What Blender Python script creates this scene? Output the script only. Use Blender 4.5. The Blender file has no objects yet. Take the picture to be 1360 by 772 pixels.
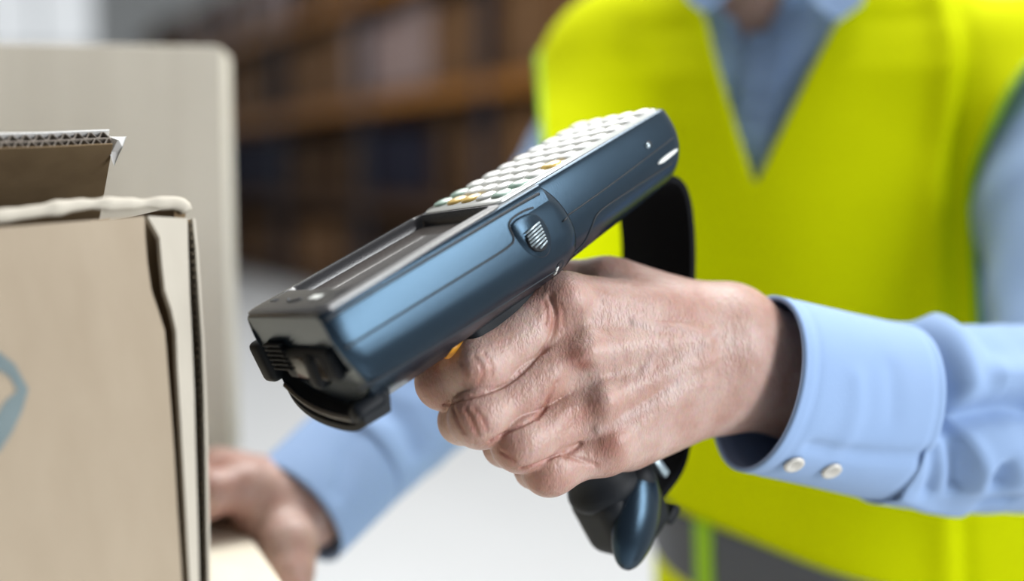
import bpy, bmesh, math, random
import numpy as np
from mathutils import Vector, Matrix

random.seed(4)
rng = np.random.default_rng(7)
S = bpy.context.scene
COL = S.collection

# ------------------------------------------------------------------ camera
CAM_H, PITCH, FPX = 1.35, math.radians(5.5), 1511.0
cam_data = bpy.data.cameras.new('camera')
cam = bpy.data.objects.new('camera', cam_data)
COL.objects.link(cam)
cam.location = (0, 0, CAM_H)
cam.rotation_euler = (math.pi / 2 - PITCH, 0, 0)
cam_data.sensor_width = 36.0
cam_data.lens = 40.0
cam_data.clip_start = 0.02
cam_data.dof.use_dof = True
cam_data.dof.focus_distance = 0.545
cam_data.dof.aperture_fstop = 1.9
S.camera = cam

# ------------------------------------------------------------------ world, lights, exposure
world = bpy.data.worlds.new('world')
S.world = world
world.use_nodes = True
wb = world.node_tree.nodes['Background']
wb.inputs['Color'].default_value = (0.93, 0.97, 1.0, 1)
wb.inputs['Strength'].default_value = 0.15


def area_light(name, loc, target, sx, sy, power, color=(1, 1, 1)):
    d = bpy.data.lights.new(name, 'AREA')
    d.shape = 'RECTANGLE'
    d.size, d.size_y = sx, sy
    d.energy = power
    d.color = color
    o = bpy.data.objects.new(name, d)
    COL.objects.link(o)
    o.location = loc
    o.rotation_euler = (Vector(target) - Vector(loc)).to_track_quat('-Z', 'Y').to_euler()
    return o


area_light('window_light', (2.6, -0.85, 2.2), (0.05, 0.65, 1.3), 0.8, 2.5, 132, (0.96, 0.98, 1.0))
area_light('overhead_skylight', (0.25, 1.75, 4.4), (0.0, 0.9, 1.2), 2.4, 1.6, 150, (1.0, 0.99, 0.97))
area_light('skylight', (0.2, 10.0, 7.0), (0.2, 9.9, 0.0), 7.0, 14.0, 900, (1.0, 1.0, 0.98))

S.view_settings.view_transform = 'Standard'
S.view_settings.look = 'None'
S.view_settings.exposure = 0.0
S.view_settings.gamma = 1.0
S.view_settings.use_curve_mapping = False

# ------------------------------------------------------------------ helpers
FWD = np.array([0, math.cos(PITCH), -math.sin(PITCH)])
UPV = np.array([0, math.sin(PITCH), math.cos(PITCH)])
RGT = np.array([1.0, 0, 0])
EYE = np.array([0, 0, CAM_H])


def at(px, py, d):
    """World point at distance d along the viewing axis, seen at (px, py) of the 1360x772 photograph."""
    return EYE + d * FWD + d * (px - 680) / FPX * RGT + d * (386 - py) / FPX * UPV


def cam_to_world(v):
    return v[0] * RGT + v[1] * FWD + v[2] * UPV


def link(o, parent=None):
    COL.objects.link(o)
    if parent is not None:
        o.parent = parent
    return o


def tag(o, label=None, cat=None, group=None, kind=None):
    if label: o['label'] = label
    if cat: o['category'] = cat
    if group: o['group'] = group
    if kind: o['kind'] = kind
    return o


def empty(name, loc=(0, 0, 0), rz=0.0):
    o = bpy.data.objects.new(name, None)
    COL.objects.link(o)
    o.location = loc
    o.rotation_euler = (0, 0, rz)
    o.empty_display_size = 0.05
    return o


def mesh_obj(name, verts, faces, mat=None, parent=None, smooth=False, angle=None):
    me = bpy.data.meshes.new(name)
    verts = np.asarray(verts, dtype=float)
    me.from_pydata([tuple(v) for v in verts], [], [tuple(int(i) for i in f) for f in faces])
    if mat: me.materials.append(mat)
    me.update()
    if smooth:
        me.polygons.foreach_set('use_smooth', [True] * len(me.polygons))
    if angle is not None:
        me.polygons.foreach_set('use_smooth', [True] * len(me.polygons))
        me.set_sharp_from_angle(angle=math.radians(angle))
    return link(bpy.data.objects.new(name, me), parent)


def big_mesh(name, verts, quads, mat=None):
    me = bpy.data.meshes.new(name)
    n, m = len(verts), len(quads)
    me.vertices.add(n)
    me.vertices.foreach_set('co', np.asarray(verts, np.float32).ravel())
    me.loops.add(m * 4)
    me.loops.foreach_set('vertex_index', np.asarray(quads, np.int32).ravel())
    me.polygons.add(m)
    me.polygons.foreach_set('loop_start', np.arange(0, m * 4, 4, dtype=np.int32))
    me.polygons.foreach_set('use_smooth', np.ones(m, bool))
    me.update(calc_edges=True)
    me.validate()
    if mat: me.materials.append(mat)
    return me


def bm_obj(name, bm, mat=None, parent=None, smooth=False, angle=None):
    me = bpy.data.meshes.new(name)
    bmesh.ops.recalc_face_normals(bm, faces=bm.faces)
    bm.to_mesh(me)
    bm.free()
    if mat: me.materials.append(mat)
    if smooth or angle is not None:
        me.polygons.foreach_set('use_smooth', [True] * len(me.polygons))
    if angle is not None:
        me.set_sharp_from_angle(angle=math.radians(angle))
    return link(bpy.data.objects.new(name, me), parent)


def add_box(bm, c, s, bevel=0.0, seg=2, rot=None):
    r = bmesh.ops.create_cube(bm, size=1.0)
    vs = r['verts']
    for v in vs:
        v.co = Vector((v.co.x * s[0], v.co.y * s[1], v.co.z * s[2]))
    if bevel > 0:
        es = list({e for v in vs for e in v.link_edges})
        rb = bmesh.ops.bevel(bm, geom=es, offset=bevel, segments=seg, affect='EDGES', profile=0.5)
        vs = list({v for f in rb['faces'] for v in f.verts} | {v for v in vs if v.is_valid})
    M = Matrix.Translation(Vector(c))
    if rot is not None:
        M = M @ rot.to_4x4()
    bmesh.ops.transform(bm, matrix=M, verts=vs)
    return vs


def box_obj(name, c, s, mat, parent=None, bevel=0.0, seg=2, rot=None):
    bm = bmesh.new()
    add_box(bm, c, s, bevel, seg, rot)
    return bm_obj(name, bm, mat, parent, angle=35 if bevel > 0 else None)


def chaikin(P, it=2, closed=False):
    P = np.asarray(P, float)
    for _ in range(it):
        if closed:
            Q = np.roll(P, -1, axis=0)
            P = np.stack([0.75 * P + 0.25 * Q, 0.25 * P + 0.75 * Q], 1).reshape(-1, P.shape[1])
        else:
            A, B = P[:-1], P[1:]
            M = np.stack([0.75 * A + 0.25 * B, 0.25 * A + 0.75 * B], 1).reshape(-1, P.shape[1])
            P = np.vstack([P[:1], M, P[-1:]])
    return P


def loft(rings, cap=True):
    """rings: list of equal length closed loops of 3D points -> verts, faces"""
    n = len(rings[0])
    V = np.vstack(rings)
    F = []
    for i in range(len(rings) - 1):
        for j in range(n):
            a, b = i * n + j, i * n + (j + 1) % n
            F.append((a, b, b + n, a + n))
    if cap:
        F.append(tuple(range(n))[::-1])
        F.append(tuple((len(rings) - 1) * n + j for j in range(n)))
    return V, F


def tube_mesh(path, radii, nseg=10, squash=None):
    path = np.asarray(path, float)
    rings = []
    T = np.gradient(path, axis=0)
    T /= np.linalg.norm(T, axis=1)[:, None]
    up = np.array([0, 0, 1.0])
    if abs(T[0] @ up) > 0.9: up = np.array([1.0, 0, 0])
    for p, t, r in zip(path, T, np.broadcast_to(radii, len(path))):
        a = np.cross(t, up); a /= np.linalg.norm(a)
        b = np.cross(a, t)
        th = np.linspace(0, 2 * np.pi, nseg, endpoint=False)
        rings.append(p + r * (np.cos(th)[:, None] * a + np.sin(th)[:, None] * b))
    return loft(rings)


# ------------------------------------------------------------------ materials
def new_mat(name):
    m = bpy.data.materials.new(name)
    m.use_nodes = True
    return m, m.node_tree.nodes, m.node_tree.links, m.node_tree.nodes['Principled BSDF']


def mat(name, color, rough=0.5, var=0.0, scale=20.0, bump=0.0, bump_scale=200.0, metal=0.0, spec=0.5, tint=None, coat=0.0,
        sheen=0.0, stretch=(1, 1, 1), bump_dist=0.001, color2=None, emit=None):
    m, N, L, P = new_mat(name)
    P.inputs['Base Color'].default_value = (*color, 1)
    P.inputs['Roughness'].default_value = rough
    P.inputs['Metallic'].default_value = metal
    P.inputs['Specular IOR Level'].default_value = spec
    P.inputs['Coat Weight'].default_value = coat
    if sheen:
        P.inputs['Sheen Weight'].default_value = sheen
    if tint: P.inputs['Specular Tint'].default_value = (*tint, 1)
    if emit:
        P.inputs['Emission Color'].default_value = (*emit[0], 1)
        P.inputs['Emission Strength'].default_value = emit[1]
    tc = N.new('ShaderNodeTexCoord')
    mp = N.new('ShaderNodeMapping')
    mp.inputs['Scale'].default_value = stretch
    L.new(tc.outputs['Object'], mp.inputs['Vector'])
    if var or color2:
        nz = N.new('ShaderNodeTexNoise')
        nz.inputs['Scale'].default_value = scale
        nz.inputs['Detail'].default_value = 5
        L.new(mp.outputs['Vector'], nz.inputs['Vector'])
        mx = N.new('ShaderNodeMix')
        mx.data_type = 'RGBA'
        c2 = color2 or tuple(min(1, c * (1 + var)) for c in color)
        c1 = color if color2 else tuple(c * (1 - var) for c in color)
        mx.inputs[6].default_value = (*c1, 1)
        mx.inputs[7].default_value = (*c2, 1)
        L.new(nz.outputs['Fac'], mx.inputs[0])
        L.new(mx.outputs[2], P.inputs['Base Color'])
    if bump:
        bz = N.new('ShaderNodeTexNoise')
        bz.inputs['Scale'].default_value = bump_scale
        bz.inputs['Detail'].default_value = 3
        L.new(mp.outputs['Vector'], bz.inputs['Vector'])
        bp = N.new('ShaderNodeBump')
        bp.inputs['Strength'].default_value = bump
        bp.inputs['Distance'].default_value = bump_dist
        L.new(bz.outputs['Fac'], bp.inputs['Height'])
        L.new(bp.outputs['Normal'], P.inputs['Normal'])
    return m


def skin_material():
    m, N, L, P = new_mat('skin')
    tc = N.new('ShaderNodeTexCoord')
    nz = N.new('ShaderNodeTexNoise'); nz.inputs['Scale'].default_value = 55; nz.inputs['Detail'].default_value = 6
    nz2 = N.new('ShaderNodeTexNoise'); nz2.inputs['Scale'].default_value = 420; nz2.inputs['Detail'].default_value = 4
    L.new(tc.outputs['Object'], nz.inputs['Vector']); L.new(tc.outputs['Object'], nz2.inputs['Vector'])
    cr = N.new('ShaderNodeValToRGB')
    e = cr.color_ramp.elements
    e[0].position = 0.33; e[0].color = (0.44, 0.255, 0.205, 1)
    e[1].position = 0.66; e[1].color = (0.56, 0.395, 0.345, 1)
    L.new(nz.outputs['Fac'], cr.inputs['Fac'])
    at_ = N.new('ShaderNodeAttribute'); at_.attribute_name = 'redness'
    mx = N.new('ShaderNodeMix'); mx.data_type = 'RGBA'
    mx.inputs[7].default_value = (0.38, 0.145, 0.105, 1)
    L.new(at_.outputs['Fac'], mx.inputs[0]); L.new(cr.outputs['Color'], mx.inputs[6])
    mx2 = N.new('ShaderNodeMix'); mx2.data_type = 'RGBA'; mx2.blend_type = 'MULTIPLY'; mx2.inputs[0].default_value = 0.25
    L.new(mx.outputs[2], mx2.inputs[6]); L.new(nz2.outputs['Color'], mx2.inputs[7])
    at2 = N.new('ShaderNodeAttribute'); at2.attribute_name = 'vein'
    mx3 = N.new('ShaderNodeMix'); mx3.data_type = 'RGBA'
    mx3.inputs[7].default_value = (0.46, 0.37, 0.37, 1)
    L.new(at2.outputs['Fac'], mx3.inputs[0]); L.new(mx2.outputs[2], mx3.inputs[6])
    L.new(mx3.outputs[2], P.inputs['Base Color'])
    P.inputs['Roughness'].default_value = 0.42
    P.inputs['Specular IOR Level'].default_value = 0.45
    P.inputs['Subsurface Weight'].default_value = 0.08
    P.inputs['Subsurface Radius'].default_value = (1.0, 0.35, 0.2)
    P.inputs['Subsurface Scale'].default_value = 0.004
    vo = N.new('ShaderNodeTexVoronoi'); vo.feature = 'DISTANCE_TO_EDGE'; vo.inputs['Scale'].default_value = 620
    mpv = N.new('ShaderNodeMapping'); mpv.inputs['Rotation'].default_value = (0.3, 0.9, 0.4); mpv.inputs['Scale'].default_value = (1.0, 0.7, 0.45)
    L.new(tc.outputs['Object'], mpv.inputs['Vector']); L.new(mpv.outputs['Vector'], vo.inputs['Vector'])
    wv = N.new('ShaderNodeTexNoise'); wv.inputs['Scale'].default_value = 300; wv.inputs['Detail'].default_value = 3
    L.new(mpv.outputs['Vector'], wv.inputs['Vector'])
    ad = N.new('ShaderNodeMath'); ad.operation = 'MULTIPLY_ADD'; ad.inputs[1].default_value = 0.5
    L.new(vo.outputs['Distance'], ad.inputs[0]); L.new(wv.outputs['Fac'], ad.inputs[2])
    bp = N.new('ShaderNodeBump'); bp.inputs['Strength'].default_value = 0.7; bp.inputs['Distance'].default_value = 0.0008
    L.new(ad.outputs[0], bp.inputs['Height']); L.new(bp.outputs['Normal'], P.inputs['Normal'])
    return m


def cardboard_material(name, c1, c2, flute=320):
    """brown board: long soft streaks along the flutes and fine fibre"""
    m, N, L, P = new_mat(name)
    tc = N.new('ShaderNodeTexCoord')
    mp = N.new('ShaderNodeMapping'); mp.inputs['Scale'].default_value = (1, 1, 0.06)
    L.new(tc.outputs['Object'], mp.inputs['Vector'])
    a = N.new('ShaderNodeTexNoise'); a.inputs['Scale'].default_value = flute * 0.18; a.inputs['Detail'].default_value = 4
    L.new(mp.outputs['Vector'], a.inputs['Vector'])
    b = N.new('ShaderNodeTexNoise'); b.inputs['Scale'].default_value = 6; b.inputs['Detail'].default_value = 6
    L.new(tc.outputs['Object'], b.inputs['Vector'])
    ad = N.new('ShaderNodeMath'); ad.operation = 'MULTIPLY_ADD'; ad.inputs[1].default_value = 0.45
    L.new(a.outputs['Fac'], ad.inputs[0])
    sc = N.new('ShaderNodeMath'); sc.operation = 'MULTIPLY'; sc.inputs[1].default_value = 0.55
    L.new(b.outputs['Fac'], sc.inputs[0]); L.new(sc.outputs[0], ad.inputs[2])
    cr = N.new('ShaderNodeValToRGB')
    cr.color_ramp.elements[0].position = 0.3; cr.color_ramp.elements[0].color = (*c1, 1)
    cr.color_ramp.elements[1].position = 0.7; cr.color_ramp.elements[1].color = (*c2, 1)
    L.new(ad.outputs[0], cr.inputs['Fac']); L.new(cr.outputs['Color'], P.inputs['Base Color'])
    P.inputs['Roughness'].default_value = 0.8
    P.inputs['Specular IOR Level'].default_value = 0.25
    bp = N.new('ShaderNodeBump'); bp.inputs['Strength'].default_value = 0.25; bp.inputs['Distance'].default_value = 0.001
    L.new(a.outputs['Fac'], bp.inputs['Height']); L.new(bp.outputs['Normal'], P.inputs['Normal'])
    return m


M_SKIN = skin_material()
M_FLOOR = mat('polished_concrete', (0.74, 0.76, 0.78), 0.35, var=0.05, scale=1.5)
M_WALL = mat('painted_wall', (0.84, 0.86, 0.86), 0.8, var=0.03, scale=2)
M_CARD_A = cardboard_material('kraft_board', (0.335, 0.270, 0.195), (0.41, 0.34, 0.255))
M_CARD_B = cardboard_material('pale_kraft_board', (0.48, 0.44, 0.37), (0.575, 0.535, 0.455))
M_CARD_C = cardboard_material('cream_board', (0.66, 0.60, 0.48), (0.74, 0.69, 0.58))
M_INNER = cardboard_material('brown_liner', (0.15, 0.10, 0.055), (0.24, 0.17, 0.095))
M_EDGE = mat('torn_paper_edge', (0.70, 0.64, 0.55), 0.9, var=0.15, scale=120, bump=0.4, bump_scale=300)
M_FLUTE = mat('flute_paper', (0.26, 0.225, 0.19), 0.9, var=0.2, scale=200)
M_PAPER = mat('white_torn_paper', (0.85, 0.85, 0.84), 0.9)
M_INK = mat('blue_grey_print', (0.15, 0.195, 0.205), 0.85, var=0.2, scale=60)
M_TAPE = mat('brown_tape', (0.30, 0.19, 0.09), 0.3)
M_BODY = mat('scanner_blue_black_plastic', (0.007, 0.011, 0.017), 0.25, bump=0.12, bump_scale=1500, tint=(0.40, 0.70, 1.0), spec=0.6, bump_dist=0.0004)
M_BLACK = mat('black_rubber', (0.006, 0.008, 0.011), 0.55, bump=0.1, bump_scale=900, spec=0.2, bump_dist=0.0004)
M_SEAM = mat('seam_shadow_gap', (0.006, 0.010, 0.016), 0.6)
M_BEZEL = mat('bezel_plastic', (0.020, 0.020, 0.023), 0.26, bump=0.1, bump_scale=1200, spec=0.75, bump_dist=0.0004)
M_SCREEN = mat('dusty_glass_painted_reflection', (0.13, 0.115, 0.105), 0.12, spec=1.0, var=0.3, scale=900, coat=1.0)  # pale base: dust film plus the screen's bright reflection painted in
M_KEYPAD = mat('keypad_membrane', (0.62, 0.63, 0.60), 0.18, spec=0.9, coat=0.8)
M_KEY = mat('white_key', (0.86, 0.87, 0.84), 0.2, spec=0.9, coat=0.8)
M_KEY_Y = mat('amber_key', (0.80, 0.55, 0.16), 0.25, spec=0.7, coat=0.4)
M_KEY_G = mat('green_grey_key', (0.38, 0.52, 0.44), 0.25, spec=0.7, coat=0.4)
M_YELLOW = mat('yellow_trigger_plastic', (0.75, 0.33, 0.02), 0.4)
M_STEEL = mat('grey_button_metal', (0.45, 0.55, 0.60), 0.3, metal=0.6, spec=0.8)
M_LIGHTBAR = mat('white_light_pipe', (0.92, 0.96, 0.93), 0.2, spec=0.9)
M_STRAP = mat('black_webbing', (0.004, 0.0045, 0.006), 0.8, bump=0.3, bump_scale=900, spec=0.12)
M_GLASS = mat('dark_scan_window', (0.008, 0.008, 0.01), 0.15, spec=0.3)
M_VEST = mat('fluorescent_yellow_fabric', (0.80, 0.87, 0.001), 0.85, bump=0.25, bump_scale=700, spec=0.05, bump_dist=0.0006, color2=(0.76, 0.84, 0.001), scale=5)
M_BIND = mat('lime_binding_tape', (0.36, 0.66, 0.01), 0.6, bump=0.2, bump_scale=600)
M_REFL = mat('grey_reflective_tape', (0.085, 0.092, 0.115), 0.45, spec=0.5)
M_SHIRT = mat('light_blue_cotton', (0.265, 0.395, 0.64), 0.75, bump=0.3, bump_scale=1100, spec=0.2, bump_dist=0.0005, color2=(0.295, 0.425, 0.665), scale=30, sheen=0.1)
M_SHIRT_B = mat('slate_blue_cotton', (0.14, 0.19, 0.275), 0.8, bump=0.2, bump_scale=900, spec=0.2, bump_dist=0.0005)
M_BUTTON = mat('pearl_button', (0.62, 0.60, 0.55), 0.25, spec=0.7)
M_TROUSER = mat('navy_trouser_cloth', (0.04, 0.05, 0.075), 0.85)
M_SHOE = mat('black_shoe_leather', (0.02, 0.02, 0.02), 0.45)
M_HAIR = mat('grey_brown_hair', (0.16, 0.13, 0.11), 0.6, var=0.4, scale=120, stretch=(1, 1, 0.2))
M_EYE = mat('eye_white', (0.8, 0.78, 0.75), 0.15)
M_IRIS = mat('brown_iris', (0.05, 0.03, 0.02), 0.1)
M_ORANGE = mat('orange_rack_paint', (0.42, 0.165, 0.022), 0.5, var=0.1, scale=3)
M_RACKBLUE = mat('dark_upright_paint', (0.03, 0.035, 0.055), 0.5)
M_DECK = mat('rack_deck_board', (0.10, 0.048, 0.022), 0.85, var=0.2, scale=5)
M_PANE = mat('frosted_daylight_pane', (0.8, 0.82, 0.84), 0.5, emit=((0.93, 0.97, 1.0), 0.62))
M_WOOD = mat('pallet_wood', (0.42, 0.30, 0.19), 0.85, var=0.25, scale=12, stretch=(0.2, 1, 1))

# ------------------------------------------------------------------ setting
floor = box_obj('floor', (0, 10, -0.05), (44, 44, 0.1), M_FLOOR)
tag(floor, kind='structure')
wall = box_obj('wall_back', (0, 24.6, 4.0), (44, 0.2, 8.0), M_WALL)
tag(wall, kind='structure')
win = empty('window_1', (-12.4, 24.45, 2.6))
tag(win, kind='structure')
for k in range(6):
    for r_ in range(3):
        box_obj('pane', (-3.0 + 1.2 * k, 0.02, 0.75 + 1.5 * r_), (1.12, 0.02, 1.42), M_PANE, win)
for k in range(7):
    box_obj('window_frame', (-3.6 + 1.2 * k, 0, 2.25), (0.08, 0.10, 4.6), M_WALL, win)
for r_ in range(4):
    box_obj('window_frame', (0, 0, 1.5 * r_), (7.28, 0.09, 0.08), M_WALL, win)
light_blocker = box_obj('added_light_blocker', (1.32, 1.26, 1.6), (0.12, 2.34, 3.2), M_WALL)  # unseen slab, added to keep the window light off the torso
tag(light_blocker, kind='structure')

# ------------------------------------------------------------------ pallet rack behind, goods on it
A0 = np.array([-7.3, 22.6]); A1 = np.array([1.15, 7.7])
rack_dir = (A1 - A0) / np.linalg.norm(A1 - A0)
rack_n = np.array([rack_dir[1], -rack_dir[0]])
if rack_n[1] < 0: rack_n = -rack_n            # points away from the camera
rack_rz = math.atan2(rack_dir[1], rack_dir[0])
BAY, NB = 2.85, 6
rack = empty('pallet_rack', (A0[0], A0[1], 0), rack_rz)
tag(rack, 'long dark storage rack with orange beams along the aisle behind the man', 'rack')
DEPTH = 1.1
side = 1.0 if (rack_n @ np.array([-rack_dir[1], rack_dir[0]])) > 0 else -1.0    # local y direction away from the aisle
LEVELS = [0.16, 1.16, 2.26, 3.4]
post_me = beam_me = deck_me = None


def share(name, me, parent, loc):
    o = bpy.data.objects.new(name, me)
    o.location = loc
    return link(o, parent)


def box_mesh(name, s, m, bevel=0.0):
    bm = bmesh.new(); add_box(bm, (0, 0, 0), s, bevel, 1)
    me = bpy.data.meshes.new(name); bm.to_mesh(me); bm.free(); me.materials.append(m)
    return me


post_me = box_mesh('upright', (0.10, 0.08, 4.2), M_RACKBLUE)
beam_me = box_mesh('beam', (BAY - 0.10, 0.05, 0.15), M_ORANGE)
low_beam_me = box_mesh('beam', (BAY - 0.10, 0.05, 0.10), M_DECK)
deck_me = box_mesh('shelf_board', (BAY - 0.02, DEPTH, 0.03), M_DECK)
back_me = box_mesh('back_panel', (BAY - 0.02, 0.03, 4.1), M_DECK)
for i in range(NB + 1):
    for yy in (0.04, DEPTH - 0.04):
        share('upright', post_me, rack, (i * BAY, side * yy, 2.1))
for i in range(NB):
    share('back_panel', back_me, rack, (i * BAY + BAY / 2, side * (DEPTH + 0.03), 2.06))
    for z in LEVELS:
        for yy in (0.025, DEPTH - 0.025):
            share('beam', beam_me if z > 2 else low_beam_me, rack, (i * BAY + BAY / 2, side * yy, z - 0.075))
        share('shelf_board', deck_me, rack, (i * BAY + BAY / 2, side * DEPTH / 2, z + 0.017))

KINDS = {
    'brown': (mat('stored_brown_board', (0.22, 0.112, 0.05), 0.85, var=0.15, scale=3, spec=0.2), 'blurred mid-brown cardboard carton on the storage rack behind the man', 'carton', 'brown cartons on the rack'),
    'dark': (mat('stored_dark_board', (0.065, 0.032, 0.015), 0.85, var=0.2, scale=3, spec=0.15), 'blurred dark brown carton on the storage rack behind the man', 'carton', 'dark brown cartons on the rack'),
    'blue': (mat('stored_slate_crate', (0.022, 0.022, 0.04), 0.7, var=0.2, scale=3, spec=0.15), 'blurred slate blue crate on the storage rack behind the man', 'crate', 'slate crates on the rack'),
    'pale': (mat('stored_wrapped_goods', (0.46, 0.33, 0.31), 0.5, var=0.1, scale=3), 'blurred pale pinkish wrapped carton on the storage rack behind the man', 'carton', 'pale wrapped cartons on the rack'),
}
protos = {}
tape_me = box_mesh('tape', (0.07, 1.003, 1.003), M_TAPE)
lid_me = {}


def stored(kind, u, z, w, d, h):
    m, label, cat, grp = KINDS[kind]
    if kind not in protos:
        protos[kind] = box_mesh('stored_' + cat, (1, 1, 1), m, 0.015)
        lid_me[kind] = box_mesh('rim', (1.03, 1.03, 0.08), m, 0.01)
    off = side * (0.08 + d / 2 + random.uniform(0, 0.06))
    p = A0 + rack_dir * u + np.array([-rack_dir[1], rack_dir[0]]) * off
    o = bpy.data.objects.new('stored_' + cat, protos[kind])
    link(o)
    o.location = (p[0], p[1], z + 0.033 + h / 2)
    o.rotation_euler = (0, 0, rack_rz + random.uniform(-0.04, 0.04))
    o.scale = (w, d, h)
    tag(o, label, cat, grp)
    if kind in ('brown', 'dark', 'pale'):
        share('tape', tape_me, o, (0, 0, 0))
    else:
        share('rim', lid_me[kind], o, (0, 0, 0.46))


for i in range(NB):
    for li, z in enumerate(LEVELS):
        u = i * BAY + 0.12
        while u < (i + 1) * BAY - 0.55:
            w = random.uniform(0.5, 0.95)
            if u + w > (i + 1) * BAY - 0.1: w = (i + 1) * BAY - 0.1 - u
            if li == 0: kind, h = random.choice(['dark', 'brown', 'dark']), random.uniform(0.55, 0.75)
            elif li == 1: kind, h = (random.choice(['blue', 'blue', 'dark']) if u < 13.0 else 'brown'), random.uniform(0.6, 0.8)
            elif li == 2: kind, h = random.choice(['pale', 'brown', 'pale'] if 10.2 < u < 12.6 else ['brown', 'dark', 'brown']), random.uniform(0.7, 0.95)
            else: kind, h = random.choice(['brown', 'pale', 'dark']), random.uniform(0.6, 0.85)
            stored(kind, u + w / 2, z, w - 0.04, 0.85, h)
            u += w + random.uniform(0.01, 0.06)

# ------------------------------------------------------------------ stack of cartons at the left
def ray_plane(px, py, p0, n, off=0.0):
    d = at(px, py, 1.0) - EYE
    return EYE + d * (((p0 + n * off) - EYE) @ n) / (d @ n)


def on_level(px, py, z):
    d = at(px, py, 1.0) - EYE
    return EYE + d * (z - CAM_H) / d[2]


def board(name, quad_pts, thick, m, parent=None):
    """a flat board from an outline in 3D (any polygon), thickened along -normal"""
    P = np.asarray(quad_pts, float)
    n = np.zeros(3)
    for i in range(len(P)):
        n += np.cross(P[i], P[(i + 1) % len(P)])
    n /= np.linalg.norm(n)
    k = len(P)
    V = np.vstack([P, P - n * thick])
    F = [tuple(range(k)), tuple(range(2 * k - 1, k - 1, -1))]
    for i in range(k):
        j = (i + 1) % k
        F.append((j, i, i + k, j + k))
    return mesh_obj(name, V, F, m, parent)


def carton(name, corner, along, depth_dir, w, d, h, m, label, mt=None):
    """closed carton: four walls, two top flaps with a gap, tape; corner = near right bottom corner, w runs to the left"""
    root = empty(name, corner)
    tag(root, label, 'carton')
    a = np.asarray(along, float); b = np.asarray(depth_dir, float); z = np.array([0, 0, 1.0])
    R = Matrix(((a[0], b[0], 0), (a[1], b[1], 0), (0, 0, 1)))
    def bx(nm, c, s, mm, bev=0.0015):
        o = box_obj(nm, (0, 0, 0), s, mm, root, bev, 2)
        o.location = Vector(c[0] * a + c[1] * b + c[2] * z)
        o.rotation_euler = R.to_euler()
        return o
    t = 0.006
    bx('wall_panel', (-w / 2, t / 2, h / 2), (w, t, h), m)
    bx('wall_panel', (-w / 2, d - t / 2, h / 2), (w, t, h), m)
    bx('wall_panel', (-t / 2, d / 2, h / 2), (t, d - 2 * t, h - 0.001), m)
    bx('wall_panel', (-w + t / 2, d / 2, h / 2), (t, d - 2 * t, h - 0.001), m)
    bx('base_panel', (-w / 2, d / 2, t / 2), (w - 2 * t, d - 2 * t, t), m)
    bx('top_flap', (-w / 4 - 0.0005, d / 2, h - t / 2 + 0.0005), (w / 2 - 0.002, d - 0.001, t), m, 0.002)
    bx('top_flap', (-w * 3 / 4 + 0.0005, d / 2, h - t / 2 + 0.0005), (w / 2 - 0.002, d - 0.001, t), m, 0.002)
    if mt: bx('tape', (-w / 2, d / 2, h + 0.0007), (0.05, d, 0.0005), mt, 0)
    return root


STACK_Z = at(325, 700, 0.75)[2]
e_far = at(325, 700, 0.75)
e_near = on_level(375, 772, STACK_Z)
dC = e_far - e_near; dC /= np.linalg.norm(dC)                    # right edge of the cream carton, away from the camera
aC = np.array([dC[1], -dC[0], 0])                                 # to the right
cornerC = e_near - dC * 0.27
HC = 0.46
carton('cream_carton', (cornerC[0], cornerC[1], STACK_Z - HC), aC, dC, 0.62, 0.85, HC, M_CARD_C,
       'cream cardboard carton under the resting hand, carrying the other boxes', M_TAPE)
c2 = cornerC + aC * 0.02 - dC * 0.01
carton('large_brown_carton', (c2[0], c2[1], 0.14), aC, dC, 0.66, 0.88, STACK_Z - HC - 0.141, M_CARD_A,
       'large brown carton at the bottom of the stack, standing on the pallet')
pal = empty('wooden_pallet', (cornerC[0], cornerC[1], 0.0))
tag(pal, 'wooden pallet on the floor beneath the carton stack', 'pallet')
Rm = Matrix(((aC[0], dC[0], 0), (aC[1], dC[1], 0), (0, 0, 1))).to_euler()


def pal_part(nm, c, s):
    o = box_obj(nm, (0, 0, 0), s, M_WOOD, pal, 0.002, 1)
    o.location = Vector(c[0] * aC + c[1] * dC + np.array([0, 0, c[2]]))
    o.rotation_euler = Rm


for k in range(6):
    pal_part('plank', (-0.33, -0.04 + 0.19 * k, 0.129), (0.80, 0.11, 0.022))
for k in range(3):
    pal_part('runner', (0.02 - 0.35 * k, 0.435, 0.068), (0.07, 1.06, 0.098))
    pal_part('plank', (0.02 - 0.35 * k, 0.435, 0.0095), (0.09, 1.06, 0.019))

# tall pale carton standing behind
yawB = math.radians(8)
aB = np.array([math.cos(yawB), math.sin(yawB), 0]); dB = np.array([-math.sin(yawB), math.cos(yawB), 0])
pB = at(294, 62, 0.87)
carton('tall_pale_carton', (pB[0], pB[1], STACK_Z + 0.002), aB, dB, 0.44, 0.07, pB[2] - STACK_Z - 0.002, M_CARD_B,
       'tall pale grey-brown carton standing behind the torn box', None)

# torn front carton
TR, TL = at(246, 268, 0.505), at(-160, 310, 0.435)
BRp = on_level(272, 985, STACK_Z + 0.001)
nA = np.cross(TR - TL, BRp - TL); nA /= np.linalg.norm(nA)
if nA @ (EYE - TR) < 0: nA = -nA                                  # faces the camera


def pA(px, py, off=0.0):
    return ray_plane(px, py, TR, nA, off)


def floorA(px, off=0.0):
    """point of the panel plane on the stack's top, below photo column px at its lower end"""
    lo, hi = 700, 2500
    for _ in range(50):
        m_ = (lo + hi) / 2
        if pA(px, m_, off)[2] > STACK_Z + 0.001: lo = m_
        else: hi = m_
    return pA(px, lo, off)


boxA = empty('torn_carton', floorA(256))
tag(boxA, 'torn brown carton with a ragged corner crack and blue-grey printed mark', 'carton')


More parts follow.
